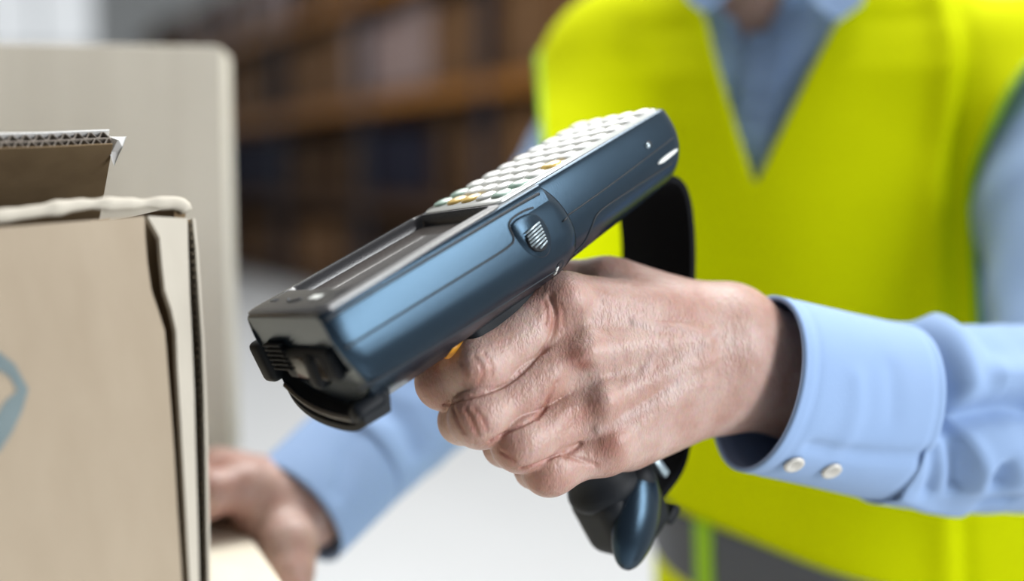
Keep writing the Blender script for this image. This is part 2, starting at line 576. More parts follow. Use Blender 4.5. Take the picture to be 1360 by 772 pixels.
def childA(o):
    o.parent = boxA
    o.matrix_parent_inverse = Matrix.Translation(-Vector(boxA.location))
    return o


tb = 0.005
crack_l = [(192, 287), (193, 315), (196, 350), (201, 385), (211, 415), (219, 440), (223, 490), (227, 540), (232, 610), (236, 680), (240, 740), (243, 790)]
crack_r = [(196, 287), (212, 315), (215, 350), (219, 385), (228, 412), (234, 440), (236, 490), (239, 540), (243, 610), (247, 680), (250, 740), (253, 790)]
left_edge = [pA(-165, 315)]
front = left_edge + [pA(*p) for p in crack_l] + [floorA(252), floorA(-175)]
childA(board('front_panel', front[::-1], tb, M_CARD_A))
right_l2 = [(249, 290), (250, 330), (252, 390), (255, 450), (258, 520), (260, 600), (263, 700), (265, 790)]
strip = [pA(*p) for p in crack_r] + [floorA(259)] + [floorA(273)] + [pA(*p) for p in right_l2[::-1]]
childA(board('corner_strip', strip, tb, M_CARD_B))
# liner right of the exposed flutes
lin = [(256, 290), (260, 330), (264, 390), (268, 450), (271, 520), (273, 600), (275, 700), (277, 790)]
lin_out = [(x + 3.5, y) for x, y in lin]
childA(board('outer_liner', [pA(*p) for p in lin] + [floorA(283), floorA(286)] + [pA(*p) for p in lin_out[::-1]], 0.02, M_CARD_B))
# exposed flutes: a ragged zigzag ribbon in the groove
V, F = [], []
ys = np.arange(292, 900, 2.6)
for k, y in enumerate(ys):
    x = np.interp(y, [p[1] for p in right_l2], [p[0] for p in right_l2]) + 1.5 + 9.0 * (0.5 + 0.5 * math.sin(k * 1.55)) + rng.uniform(-.6, .6)
    V += [pA(x, y, -0.0012 - rng.uniform(0, .0012)), pA(x, y, -0.012)]
    if k: F.append((2 * k - 2, 2 * k - 1, 2 * k + 1, 2 * k))
childA(mesh_obj('exposed_flutes', V, F, M_FLUTE))
# inside wall seen dark through the crack
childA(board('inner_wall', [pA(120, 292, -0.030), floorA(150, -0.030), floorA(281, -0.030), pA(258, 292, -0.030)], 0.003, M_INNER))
# worn rounded top edge (a folded board), slightly lumpy
path = [pA(px, np.interp(px, [-165, 0, 110, 195, 232, 244, 249], [309, 287, 272, 270, 270, 274, 284]) + 0.7 * math.sin(px * 0.045) * (1 if px > 60 else .4), -0.0030) for px in list(range(-165, 226, 5)) + [230, 236, 241, 245, 248]]
rad = [0.0028 + (0.0005 * math.sin(k * 0.42) + 0.00025 * math.sin(k * .93 + 1)) * (1 if k > 45 else .35) for k in range(len(path))]
V, F = tube_mesh(path, rad, 10)
o = mesh_obj('worn_top_edge', V, F, M_CARD_B, smooth=True); childA(o)
# other walls of the carton
away = -nA.copy(); away[2] = 0; away /= np.linalg.norm(away)
dA = 0.125
fr_b, fl_b = floorA(272, -tb), floorA(-175, -tb)
tr_b, tl_b = pA(246, 276, -tb), pA(-165, 318, -tb)
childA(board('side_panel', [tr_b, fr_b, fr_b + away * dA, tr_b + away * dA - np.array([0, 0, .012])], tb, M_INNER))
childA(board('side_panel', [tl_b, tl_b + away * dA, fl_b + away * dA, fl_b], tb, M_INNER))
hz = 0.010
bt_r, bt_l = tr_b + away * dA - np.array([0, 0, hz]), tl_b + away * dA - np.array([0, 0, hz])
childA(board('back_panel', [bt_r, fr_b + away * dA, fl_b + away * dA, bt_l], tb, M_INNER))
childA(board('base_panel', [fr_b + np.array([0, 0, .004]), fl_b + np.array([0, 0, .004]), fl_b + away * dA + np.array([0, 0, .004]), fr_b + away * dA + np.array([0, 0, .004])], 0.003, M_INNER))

# raised back flap, double wall board, leaning towards the camera
fT_r, fT_l = at(149, 188, 0.525), at(-150, 206, 0.475)
fB_r = at(133, 278, 0.575)
e1 = fT_r - fT_l; LEN = np.linalg.norm(e1); e1 /= LEN
e2 = fB_r - fT_r; e2 -= e1 * (e2 @ e1); HGT = np.linalg.norm(e2) * 1.25; e2 /= np.linalg.norm(e2)
e3 = np.cross(e1, e2); e3 /= np.linalg.norm(e3)
if e3[2] < 0: e3 = -e3                                            # up and away from the camera
TOT = 0.0072


def bend(s):
    """soft droop of the edge close to its torn end and a waviness along it"""
    return -0.0016 * np.exp(-((LEN - s) / 0.018)) + 0.0006 * np.sin(s * 70)


def sheet(name, off_fn, m, s0=0.0, s1=None, n=160, lift=0.0, thick=0.0005):
    s = np.linspace(s0, s1 if s1 else LEN, n)
    V, F = [], []
    skew = (fB_r - fT_r) @ e1 / HGT * 1.25
    for k, u in enumerate(s):
        o_ = off_fn(u) + bend(u)
        for q in (0, 1):
            top = fT_l + e1 * u + e3 * (o_ + q * thick) - e2 * lift
            sk = skew * HGT * (u / LEN)
            V += [top, top + e2 * HGT + e1 * sk]
    for k in range(n - 1):
        a = 4 * k; b = a + 4
        F += [(a, a + 1, b + 1, b), (a + 3, a + 2, b + 2, b + 3), (a, b, b + 2, a + 2), (a + 1, a + 3, b + 3, b + 1)]
    F += [(0, 2, 3, 1), (4 * n - 4, 4 * n - 3, 4 * n - 1, 4 * n - 2)]
    return childA(mesh_obj(name, V, F, m))


PITCH_F = 0.0056
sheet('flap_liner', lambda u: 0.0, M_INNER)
sheet('flap_liner', lambda u: TOT / 2, M_FLUTE, lift=-0.0006)
sheet('flap_liner', lambda u: TOT, M_PAPER, lift=0.0006)
sheet('flap_flute', lambda u: TOT * 0.25 + 0.0002 + TOT * 0.22 * math.sin(u * 2 * math.pi / PITCH_F), M_FLUTE, n=700, lift=-0.0007)
sheet('flap_flute', lambda u: TOT * 0.75 + 0.0002 + TOT * 0.22 * math.sin(u * 2 * math.pi / PITCH_F + 1.9), M_FLUTE, n=700, lift=-0.0007)
# small torn scrap of white liner at the end of the flap
sc = [at(146, 181, 0.528), at(157, 185, 0.526), at(168, 181, 0.529), at(163, 196, 0.530), at(152, 220, 0.535), at(147, 205, 0.532)]
childA(board('torn_scrap', sc, 0.0006, M_PAPER))

# printed blue-grey mark on the front
outer = [(-62, 505), (-34, 484), (-3, 466), (20, 484), (38, 517), (30, 545), (16, 575), (-2, 602), (-34, 600), (-58, 560)]
inner = [(-42, 515), (-24, 500), (0, 492), (14, 502), (23, 519), (8, 532), (2, 540), (-8, 560), (-24, 570), (-40, 545)]
V = [pA(x, y, 0.0004) for x, y in outer] + [pA(x, y, 0.0004) for x, y in inner]
k = len(outer)
F = [(i, (i + 1) % k, k + (i + 1) % k, k + i) for i in range(k)]
childA(mesh_obj('printed_mark', V, F, M_INK))

# ------------------------------------------------------------------ signed distance modelling (smooth bodies)
def smin(a, b, k):
    h = np.clip(0.5 + 0.5 * (b - a) / k, 0, 1)
    return b * (1 - h) + a * h - k * h * (1 - h)


def smax(a, b, k):
    return -smin(-a, -b, k)


def cap(P, a, b, ra, rb=None):
    rb = ra if rb is None else rb
    a = np.asarray(a, float); b = np.asarray(b, float)
    ba = b - a
    t = np.clip(((P - a) @ ba) / (ba @ ba), 0, 1)
    return np.linalg.norm(P - a - t[:, None] * ba, axis=1) - (ra + (rb - ra) * t)


def ball(P, c, r):
    return np.linalg.norm(P - np.asarray(c, float), axis=1) - r


def ellip(P, c, r, R=None):
    q = P - np.asarray(c, float)
    if R is not None: q = q @ R
    r = np.asarray(r, float)
    k0 = np.linalg.norm(q / r, axis=1); k1 = np.linalg.norm(q / (r * r), axis=1)
    return k0 * (k0 - 1) / np.maximum(k1, 1e-9)


def rbox(P, c, s, r, R=None):
    q = P - np.asarray(c, float)
    if R is not None: q = q @ R
    q = np.abs(q) - (np.asarray(s, float) - r)
    return np.linalg.norm(np.maximum(q, 0), axis=1) + np.minimum(q.max(1), 0) - r


def poly(P, pts, r):
    d = np.full(len(P), 9.0)
    for i in range(len(pts) - 1):
        d = np.minimum(d, cap(P, pts[i], pts[i + 1], r))
    return d


EDGES = [(0, 1), (2, 3), (4, 5), (6, 7), (0, 2), (1, 3), (4, 6), (5, 7), (0, 4), (1, 5), (2, 6), (3, 7)]
CORN = np.array([(i, j, k) for i in (0, 1) for j in (0, 1) for k in (0, 1)])


def sdf_mesh(fn, lo, hi, h, lip=1.5, B=6):
    """sample fn near its zero level and return a quad mesh (surface nets)"""
    lo = np.asarray(lo, float); hi = np.asarray(hi, float)
    nb = np.ceil((hi - lo) / h / B).astype(int) + 1
    gi = np.stack(np.meshgrid(*[np.arange(n) for n in nb], indexing='ij'), -1).reshape(-1, 3)
    dc = fn(lo + (gi * B + (B - 1) / 2) * h)
    near = np.abs(dc) < (B / 2 * 1.7321 * h) * lip + 2 * h
    D = np.empty(tuple(nb * B), np.float32)
    v6 = D.reshape(nb[0], B, nb[1], B, nb[2], B).transpose(0, 2, 4, 1, 3, 5)
    v6[...] = dc.reshape(*nb, 1, 1, 1)
    off = np.stack(np.meshgrid(*[np.arange(B)] * 3, indexing='ij'), -1).reshape(-1, 3)
    nb_i = gi[near]
    out = []
    for s in range(0, len(nb_i), 1500):
        p = (lo + (nb_i[s:s + 1500, None, :] * B + off[None]) * h).reshape(-1, 3)
        out.append(fn(p))
    v6[near.reshape(*nb)] = np.concatenate(out).reshape(-1, B, B, B)
    ins = D < 0
    c = np.zeros(tuple(np.array(D.shape) - 1), np.int8)
    for i, j, k in CORN:
        c += ins[i:c.shape[0] + i, j:c.shape[1] + j, k:c.shape[2] + k]
    act = (c > 0) & (c < 8)
    idx = np.argwhere(act)
    vid = np.full(act.shape, -1, np.int64)
    vid[act] = np.arange(len(idx))
    val = np.stack([D[idx[:, 0] + i, idx[:, 1] + j, idx[:, 2] + k] for i, j, k in CORN], 1)
    pos = np.zeros((len(idx), 3)); cnt = np.zeros(len(idx))
    for a, b in EDGES:
        va, vb = val[:, a], val[:, b]
        m = (va < 0) != (vb < 0)
        t = np.where(m, va / np.where(m, va - vb, 1), 0)
        pos += np.where(m[:, None], CORN[a] + t[:, None] * (CORN[b] - CORN[a]), 0)
        cnt += m
    V = lo + (idx + pos / cnt[:, None]) * h
    Q = []
    for ax in range(3):
        o1, o2 = [(1, 2), (2, 0), (0, 1)][ax]
        sl0 = [slice(None)] * 3; sl1 = [slice(None)] * 3
        sl0[ax] = slice(0, -1); sl1[ax] = slice(1, None)
        A, Bv = ins[tuple(sl0)], ins[tuple(sl1)]
        e = np.argwhere(A != Bv)
        ok = (e[:, o1] > 0) & (e[:, o2] > 0) & (e[:, o1] < act.shape[o1]) & (e[:, o2] < act.shape[o2])
        e = e[ok]
        flip = A[tuple(e.T)]
        d1 = np.zeros(3, int); d1[o1] = 1
        d2 = np.zeros(3, int); d2[o2] = 1
        q = np.stack([vid[tuple((e - d1 - d2).T)], vid[tuple((e - d2).T)], vid[tuple(e.T)], vid[tuple((e - d1).T)]], 1)
        q[~flip] = q[~flip][:, ::-1]
        Q.append(q)
    Q = np.vstack(Q)
    return V, Q[(Q >= 0).all(1)]


def sdf_obj(name, fn, lo, hi, h, m, parent=None, origin=None, lip=1.5):
    V, Q = sdf_mesh(fn, lo, hi, h, lip)
    if origin is not None: V = V - np.asarray(origin)
    return link(bpy.data.objects.new(name, big_mesh(name, V, Q, m)), parent)


# ------------------------------------------------------------------ hand-held scanner
R_cam = np.array([[-.69834393, .61011933, -.37425949], [-.55059921, -.79200743, -.26375128], [-.45733605, .02187787, .8890248]])
T_cam = np.array([.06031959, .61911265, .09601059])
R_w = np.stack([cam_to_world(R_cam[:, i]) for i in range(3)], 1)
T_w = EYE + cam_to_world(T_cam)
scanner = empty('barcode_scanner')
MW = Matrix.Identity(4)
for i in range(3):
    for j in range(3):
        MW[i][j] = R_w[i, j]
    MW[i][3] = T_w[i]
scanner.matrix_world = MW
tag(scanner, 'blue-black pistol-grip barcode scanner with screen and white keypad held in the hand', 'scanner')


def to_world(p):
    return R_w @ np.asarray(p, float) + T_w


def ring(x, half, it=3, slope=None):
    """closed loop at station x from a half profile (y, z) running from the top centre to the bottom centre"""
    h = chaikin(half, it)
    h = h[(h[:, 0] > 1e-6)]
    full = np.vstack([h, np.c_[-h[::-1, 0], h[::-1, 1]]])
    xx = np.full(len(full), x)
    if slope is not None:
        xx = xx + slope(full[:, 0], full[:, 1])
    return np.c_[xx, full]


def scale_prof(P, sy, sz, cz):
    P = np.array(P, float)
    return np.c_[P[:, 0] * sy, (P[:, 1] - cz) * sz + cz]


def lerp(a, b, t):
    return np.asarray(a, float) * (1 - t) + np.asarray(b, float) * t


# front housing (thick boot around the display)
PF = [(0, -.0008), (.030, -.0008), (.0355, -.0008), (.0364, -.0022), (.0374, -.0060), (.0380, -.0125), (.0382, -.0210), (.0376, -.0300), (.0346, -.0395), (.0285, -.0465), (.020, -.0520), (.010, -.0545), (0, -.055)]
PB = [(0, -.0006), (.030, -.0006), (.0362, -.0006), (.0376, -.0026), (.0390, -.0070), (.0399, -.0135), (.0402, -.0220), (.0397, -.0310), (.0365, -.0395), (.0290, -.0455), (.020, -.0500), (.010, -.0520), (0, -.053)]
rings = []
for x, t, s in [(.0905, 1, .90), (.0915, 1, .945), (.0935, 1, .975), (.0965, 1, .993), (.101, 1, 1.0), (.125, .8, 1), (.15, .55, 1), (.175, .3, 1), (.20, .1, 1), (.222, 0, 1.0), (.2275, 0, .992), (.2300, 0, .975), (.2312, 0, .945)]:
    prof = scale_prof(lerp(PF, PB, t), s, s, -.028)
    bow = (lambda y, z, x=x: -0.010 * np.clip((-.012 - z) / .03, 0, 1) ** 1.5 * (1 if x > .11 else 0)) if x > .21 else None
    sl = (lambda y, z: 0.012 * ((z + .028) / .03) ** 2 * 0.9 - 0.000) if x < .1 else bow
    rings.append(ring(x, prof, 3, sl))
V, F = loft(rings)
front_housing = mesh_obj('front_housing', V, F, M_BODY, scanner)
cutter = box_obj('recess', (.16825, 0, 0), (.0825, .0592, .0120), M_BEZEL, None, .0035, 3)
mod = front_housing.modifiers.new('display_recess', 'BOOLEAN'); mod.operation = 'DIFFERENCE'; mod.solver = 'EXACT'; mod.object = cutter
cutter.matrix_world = MW @ Matrix.Translation((0, 0, 0)); front_housing.matrix_world = MW
bpy.context.view_layer.update()
cut_me = bpy.data.meshes.new_from_object(front_housing.evaluated_get(bpy.context.evaluated_depsgraph_get()))
front_housing.modifiers.clear(); front_housing.data = cut_me; cut_me.name = 'front_housing'
bpy.data.objects.remove(cutter)
front_housing.matrix_basis = Matrix.Identity(4)
cut_me.polygons.foreach_set('use_smooth', [True] * len(cut_me.polygons)); cut_me.set_sharp_from_angle(angle=math.radians(32))

# rear housing (keypad end)
PR = [(0, -.0005), (.027, -.0005), (.0312, -.0008), (.0326, -.0035), (.0345, -.010), (.0355, -.017), (.0352, -.024), (.0325, -.032), (.026, -.039), (.014, -.0435), (0, -.0445)]
PR2 = [(0, -.0005), (.029, -.0005), (.0335, -.0008), (.0350, -.0035), (.0365, -.010), (.0372, -.018), (.0368, -.027), (.0340, -.037), (.026, -.045), (.014, -.0495), (0, -.0505)]
rings = []
for x, t, s in [(-.0005, 0, .93), (.0005, 0, .965), (.0025, 0, .99), (.006, 0, 1), (.03, .2, 1), (.06, .55, 1), (.085, .85, 1), (.12, 1, .98)]:
    prof = scale_prof(lerp(PR, PR2, t), s, s if x < .01 else 1, -.018)
    sl = (lambda y, z: 0.010 * np.clip((-z - .012) / .03, 0, 1) ** 1.6) if x < .03 else None
    rings.append(ring(x, prof, 3, sl))
V, F = loft(rings)
mesh_obj('rear_housing', V, F, M_BODY, scanner, angle=32)


def rrect(x0, x1, hy, r, n=6, y0=None):
    """rounded rectangle loop in the xy plane"""
    y0 = -hy if y0 is None else y0
    out = []
    for cx, cy, a0 in ((x1 - r, hy - r, 0), (x0 + r, hy - r, 90), (x0 + r, y0 + r, 180), (x1 - r, y0 + r, 270)):
        for k in range(n + 1):
            a = math.radians(a0 + 90 * k / n)
            out.append((cx + r * math.cos(a), cy + r * math.sin(a)))
    return np.array(out)


def frame_mesh(outer, inner, z_lo, z_hi, z_in, bev=.0012):
    """raised rim: outer wall, rounded top, inner wall that goes down to the display"""
    c = outer.mean(0)
    def inset(L, d):
        v = L - L.mean(0)
        s = 1 - d / (np.abs(v).max(0))
        return L.mean(0) + v * s
    loops = [np.c_[outer, np.full(len(outer), z_lo)], np.c_[outer, np.full(len(outer), z_hi - .0009)], np.c_[inset(outer, .0009), np.full(len(outer), z_hi - .0005)], np.c_[inset(outer, .0034), np.full(len(outer), z_hi)],
             np.c_[inset(inner, -bev), np.full(len(inner), z_hi)], np.c_[inner, np.full(len(inner), z_hi - bev)], np.c_[inset(inner, .0012), np.full(len(inner), z_in)]]
    n = len(outer)
    V = np.vstack(loops)
    F = []
    for i in range(len(loops) - 1):
        for j in range(n):
            a, b = i * n + j, i * n + (j + 1) % n
            F.append((a, b, b + n, a + n))
    return V, F


SX0, SX1 = .128, .2085
V, F = frame_mesh(rrect(.1235, .2308, .0362, .006), rrect(SX0, SX1, .0292, .004), -.0022, .0005, -.0052)
mesh_obj('screen_bezel', V, F, M_BEZEL, scanner, angle=40)
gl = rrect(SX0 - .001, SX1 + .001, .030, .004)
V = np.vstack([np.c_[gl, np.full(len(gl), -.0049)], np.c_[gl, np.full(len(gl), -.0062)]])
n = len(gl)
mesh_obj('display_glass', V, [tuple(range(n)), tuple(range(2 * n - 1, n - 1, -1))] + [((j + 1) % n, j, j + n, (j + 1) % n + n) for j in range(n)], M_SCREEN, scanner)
# printed slots and logo bar on the chin of the bezel
for (x, y, lx, ly, m) in ((.2195, -.024, .0022, .006, M_SEAM), (.2175, .012, .004, .008, M_LIGHTBAR)):
    box_obj('indicator_window', (x, y, .0005), (lx, ly, .0005), m, scanner, .0001, 1)
V, F = tube_mesh([(.2185 + .003 * math.sin(k / 8 * math.pi), -.012 + .0016 * k, .0004) for k in range(9)], .0007, 6)
mesh_obj('chin_arc', V, F, M_SEAM, scanner, smooth=True)

# keypad membrane
out = rrect(.0035, .1245, .0308, .005)
V = np.vstack([np.c_[out, np.full(len(out), -.002)], np.c_[out, np.full(len(out), .0004)], np.c_[(out - out.mean(0)) * .985 + out.mean(0), np.full(len(out), .0010)]])
n = len(out)
F = [((j), (j + 1) % n, (j + 1) % n + n, j + n) for j in range(n)] + [(j + n, (j + 1) % n + n, (j + 1) % n + 2 * n, j + 2 * n) for j in range(n)] + [tuple(range(2 * n, 3 * n))]
mesh_obj('keypad', V, F, M_KEYPAD, scanner, angle=40)
bm = bmesh.new()
bmesh.ops.create_uvsphere(bm, u_segments=16, v_segments=10, radius=1.0)
for v in bm.verts:
    z = v.co.z
    v.co = Vector((math.copysign(abs(v.co.x) ** .85, v.co.x) * .0050, math.copysign(abs(v.co.y) ** .85, v.co.y) * .0055, math.copysign(abs(z) ** .7, z) * .0018))
for f in bm.faces: f.smooth = True
key_mes = {}
for nm, m in (('w', M_KEY), ('y', M_KEY_Y), ('g', M_KEY_G)):
    me = bpy.data.meshes.new('key'); bm.to_mesh(me); me.materials.append(m); key_mes[nm] = me
bm.free()
for r in range(10):
    for c in range(5):
        kind = 'w'
        if r == 9 and c in (1, 2): kind = 'y'
        if r in (8, 9) and c in (0, 4): kind = 'g'
        if r == 6 and c == 4: kind = 'y'
        o = bpy.data.objects.new('key', key_mes[kind])
        o.location = (.0115 + r * .0114, (c - 2) * .0122, .0010)
        link(o, scanner)


def side_y(x, z):
    """lateral surface of the housing on the +y side"""
    if x > .095:
        P = lerp(PF, PB, np.interp(x, [.1, .125, .15, .175, .2, .222], [1, .8, .55, .3, .1, 0]))
    else:
        P = lerp(PR, PR2, np.interp(x, [.006, .03, .06, .085, .12], [0, .2, .55, .85, 1]))
    h = chaikin(P, 3)
    h = h[h[:, 1] < -.0025]
    return float(np.interp(-z, -h[:, 1], h[:, 0]))


def on_side(pts, off=0.0):
    return [(x, side_y(x, z) + off, z) for x, z in pts]


def side_line(name, pts, r, m, off=0.0, it=2):
    P = chaikin(pts, it)
    V, F = tube_mesh(on_side(P, off), r, 6)
    return mesh_obj(name, V, F, m, scanner, smooth=True)


# joints of the moulding on the near side
side_line('side_seam', [(.228, -.0185), (.18, -.0185), (.14, -.0185), (.131, -.0180), (.128, -.0165), (.1285, -.010), (.125, -.0075), (.116, -.0075), (.111, -.0085)], .0006, M_SEAM, it=3)
side_line('lower_seam', [(.229, -.038), (.19, -.0405), (.15, -.042), (.12, -.0425), (.106, -.043)], .0005, M_SEAM)
side_line('battery_seam', [(.012, -.0280), (.04, -.0280), (.064, -.0280), (.074, -.0288), (.079, -.034), (.084, -.040), (.090, -.042)], .00055, M_SEAM, it=3)
side_line('upper_crease', [(.006, -.0165), (.03, -.0180), (.06, -.0200), (.0985, -.0215)], .00045, M_SEAM)
side_line('bezel_gap', [(.2305, -.0042), (.19, -.0042), (.15, -.0042), (.118, -.0040), (.104, -.0044)], .0008, M_SEAM)
# ridged side button in its surround
pad = np.array([(.1285, -.011), (.124, -.0085), (.113, -.0095), (.1085, -.016), (.1085, -.026), (.1125, -.032), (.1185, -.0315), (.1255, -.024)])
pad = chaikin(pad, 2, True)
def plate(name, loop, base_off, top_off, m, bev=.0006):
    c = loop.mean(0)
    L0 = [(x, side_y(x, z) + base_off, z) for x, z in loop]
    L1 = [(x, side_y(x, z) + top_off, z) for x, z in loop]
    ins = (loop - c) * .92 + c
    L2 = [(x, side_y(x, z) + top_off + bev, z) for x, z in ins]
    n = len(loop)
    V = np.array(L0 + L1 + L2)
    F = [(j, (j + 1) % n, (j + 1) % n + n, j + n) for j in range(n)] + [(j + n, (j + 1) % n + n, (j + 1) % n + 2 * n, j + 2 * n) for j in range(n)] + [tuple(range(2 * n, 3 * n))]
    bm = bmesh.new()
    vs = [bm.verts.new(v) for v in V]
    for f in F: bm.faces.new([vs[i] for i in f])
    return bm_obj(name, bm, m, scanner, angle=45)
plate('button_surround', pad, -.001, .0003, M_BODY)
btn = chaikin(np.array([(.1235, -.0175), (.1125, -.0155), (.1115, -.0262), (.1165, -.0290), (.1225, -.0255)]), 1, True)
sb = plate('side_button', btn, -.001, .0014, M_BLACK)
V, F = [], []
for k in range(7):
    z0 = -.0262 + k * .0016
    xa, xb = .1224 - max(0, (-.0235 - z0)) * 1.6, .1128
    pts = [(xa, z0), (lerp(xa, xb, .5), z0 + .0006), (xb, z0 + .0012)]
    v, f = tube_mesh([(x, side_y(x, z) + .0020, z) for x, z in pts], .00048, 6)
    F += [tuple(i + len(V) for i in g) for g in f]; V += list(v)
g = mesh_obj('button_ridges', V, F, M_STEEL, sb, smooth=True)
g['kind'] = 'stuff'
# small slot with a bright tongue, hole at the end, white light bar
slot = chaikin(np.array([(.1085, -.0395), (.1035, -.0385), (.1020, -.0440), (.1070, -.0452)]), 2, True)
plate('lanyard_slot', slot, -.001, .0002, M_SEAM, .0001)
tongue = np.array([(.1080, -.0412), (.1068, -.0410), (.1060, -.0452), (.1072, -.0454)])
plate('slot_tongue', tongue, -.001, .0007, M_LIGHTBAR, .0002)
hole = np.array([(.0235 + .0019 * math.cos(a), -.0125 + .0019 * math.sin(a)) for a in np.linspace(0, 2 * np.pi, 16, endpoint=False)])
plate('screw_recess', hole, -.001, .0002, M_SEAM, .0001)
bm = bmesh.new(); bmesh.ops.create_uvsphere(bm, u_segments=12, v_segments=8, radius=.0015)
o = bm_obj('screw_head', bm, M_STEEL, scanner, smooth=True); o.location = (.0252, side_y(.025, -.0128) + .0002, -.0128)
bar = chaikin(np.array([(.0225, -.0225), (.0065, -.0218), (.0055, -.0236), (.0225, -.0252)]), 2, True)
plate('light_bar', bar, -.001, .0004, M_LIGHTBAR)

# front end: scan window, ribs, side tabs, lower lip
face_x = .2275
box_obj('window_surround', (.2278, .002, -.0265), (.006, .046, .015), M_BLACK, scanner, .0025, 3)
box_obj('scan_window', (.2304, .004, -.0275), (.002, .030, .011), M_GLASS, scanner, .0008, 2)
bm = bmesh.new()
for k in range(6):
    add_box(bm, (.2306, -.022, -.0165 - k * .0024), (.0026, .017, .0012), .0003, 1)
rb = bm_obj('grip_ribs', bm, M_BLACK, scanner); rb['kind'] = 'stuff'
box_obj('centre_bumper', (.2295, .0075, -.0290), (.008, .009, .017), M_BLACK, scanner, .003, 3, rot=Matrix.Rotation(-.2, 3, 'X'))
box_obj('side_tab', (.2230, -.0425, -.0265), (.018, .012, .021), M_BLACK, scanner, .003, 3)
# curved lower lip along the front underside
V, F, L0 = [], [], []
pth = chaikin(np.array([(.2260, -.0400, -.0330), (.2295, -.0340, -.0470), (.2310, -.0200, -.0545), (.2310, -.0020, -.0585), (.2300, .0160, -.0600), (.2290, .0270, -.0560)]), 3)
for k, p in enumerate(pth):
    w = .009
    a = np.array([p[0] - .012, p[1], p[2] + .010]); b = np.array([p[0], p[1], p[2]]); c = np.array([p[0] - .014, p[1] * .97, p[2] - .001]); d = np.array([p[0] - .019, p[1] * .95, p[2] + .010])
    L0.append(np.array([a, b + np.array([0, 0, .003]), b, c, d]))
V, F = loft(L0)
mesh_obj('lower_lip', V, F, M_BLACK, scanner, angle=40)
box_obj('corner_bumper', (.2225, .0225, -.0505), (.017, .010, .008), M_BLACK, scanner, .003, 3, rot=Matrix.Rotation(.55, 3, 'X'))
V, F = tube_mesh(chaikin([(.2285, -.034, -.0390), (.2310, -.018, -.0455), (.2315, .0, -.0500), (.2300, .020, -.0525)], 3), .0016, 8)
mesh_obj('lip_strip', V, F, M_BEZEL, scanner, smooth=True)
# label plate under the housing
box_obj('bottom_plate', (.1935, .0175, -.0505), (.046, .012, .004), M_BODY, scanner, .001, 2, rot=Matrix.Rotation(.5, 3, 'X'))

# the scanner's grip, foot, trigger and strap (in the scanner's own coordinates)
def grip_fn(P):
    d = 9.0
    q = P.copy(); q[:, 1] *= 1.12
    d = cap(q, (.124, 0, -.050), (.116, 0, -.110), .0195, .0175)
    d = smin(d, cap(q, (.116, 0, -.110), (.106, 0, -.165), .0175, .0185), .006)
    d = smin(d, rbox(P, (.122, 0, -.052), (.034, .017, .010), .006), .012)
    d = smin(d, ellip(P, (.104, 0, -.170), (.024, .020, .010)), .008)
    return d


sdf_obj('grip', grip_fn, (.06, -.035, -.19), (.17, .035, -.03), .0016, M_BLACK, scanner)
R_y = lambda a: np.array(Matrix.Rotation(a, 3, 'Y'))


def foot_fn(P):
    d = rbox(P, (.1030, 0, -.1865), (.0205, .0190, .0215), .011, R_y(.10))
    d = smax(d, -(ball(P, (.072, -.0, -.221), .024)), .012)
    d = smin(d, cap(P, (.094, -.012, -.172), (.094, .012, -.172), .010), .006)
    return d


sdf_obj('grip_foot', foot_fn, (.06, -.035, -.235), (.155, .035, -.15), .0015, M_BLACK, scanner)


def side_cap_fn(P):
    d = ellip(P, (.1080, .0165, -.1875), (.0145, .0085, .0270), R_y(-.80))
    return d


sdf_obj('foot_side_cap', side_cap_fn, (.06, .0, -.235), (.14, .035, -.15), .0012, M_BODY, scanner)


def trigger_fn(P):
    d = cap(P, (.156, -.005, -.060), (.158, .005, -.060), .008)
    d = smin(d, cap(P, (.168, -.0055, -.0485), (.168, .0055, -.0485), .0070), .006)
    return smax(d, -cap(P, (.183, -.03, -.076), (.183, .03, -.076), .012), .004)


sdf_obj('trigger', trigger_fn, (.14, -.03, -.085), (.19, .03, -.035), .0011, M_YELLOW, scanner)

# webbing strap
sp = chaikin(np.array([(.004, -.038), (-.010, -.044), (-.013, -.056), (-.004, -.080), (.010, -.104), (.029, -.138), (.047, -.170), (.062, -.186), (.084, -.190)]), 3)
tg = np.gradient(sp, axis=0); tg /= np.linalg.norm(tg, axis=1)[:, None]
nr = np.c_[-tg[:, 1], tg[:, 0]]
rings = []
for p, n in zip(sp, nr):
    y0, y1, th = -.043, .013, .0019
    prof = [(y0, -th), (y0 + .002, -th * 1.25), (-.015, -th * 1.1), (y1 - .002, -th * 1.25), (y1, -th), (y1, th), (y1 - .002, th * 1.25), (-.015, th * 1.1), (y0 + .002, th * 1.25), (y0, th)]
    rings.append(np.array([(p[0] + n[0] * o, y, p[1] + n[1] * o) for y, o in prof]))
V, F = loft(rings)
mesh_obj('hand_strap', V, F, M_STRAP, scanner, angle=50)
box_obj('strap_clip', (.0765, .0115, -.1755), (.0045, .004, .0140), M_STEEL, scanner, .001, 2, rot=Matrix.Rotation(.25, 3, 'Y'))
bm = bmesh.new()
add_box(bm, (.0795, .002, -.2050), (.012, .020, .0065), .0022, 2, Matrix.Rotation(.3, 3, 'Y'))
add_box(bm, (.0735, .002, -.2065), (.006, .014, .0050), .002, 2, Matrix.Rotation(.5, 3, 'Y'))
bm_obj('strap_latch', bm, M_BLACK, scanner, angle=40)

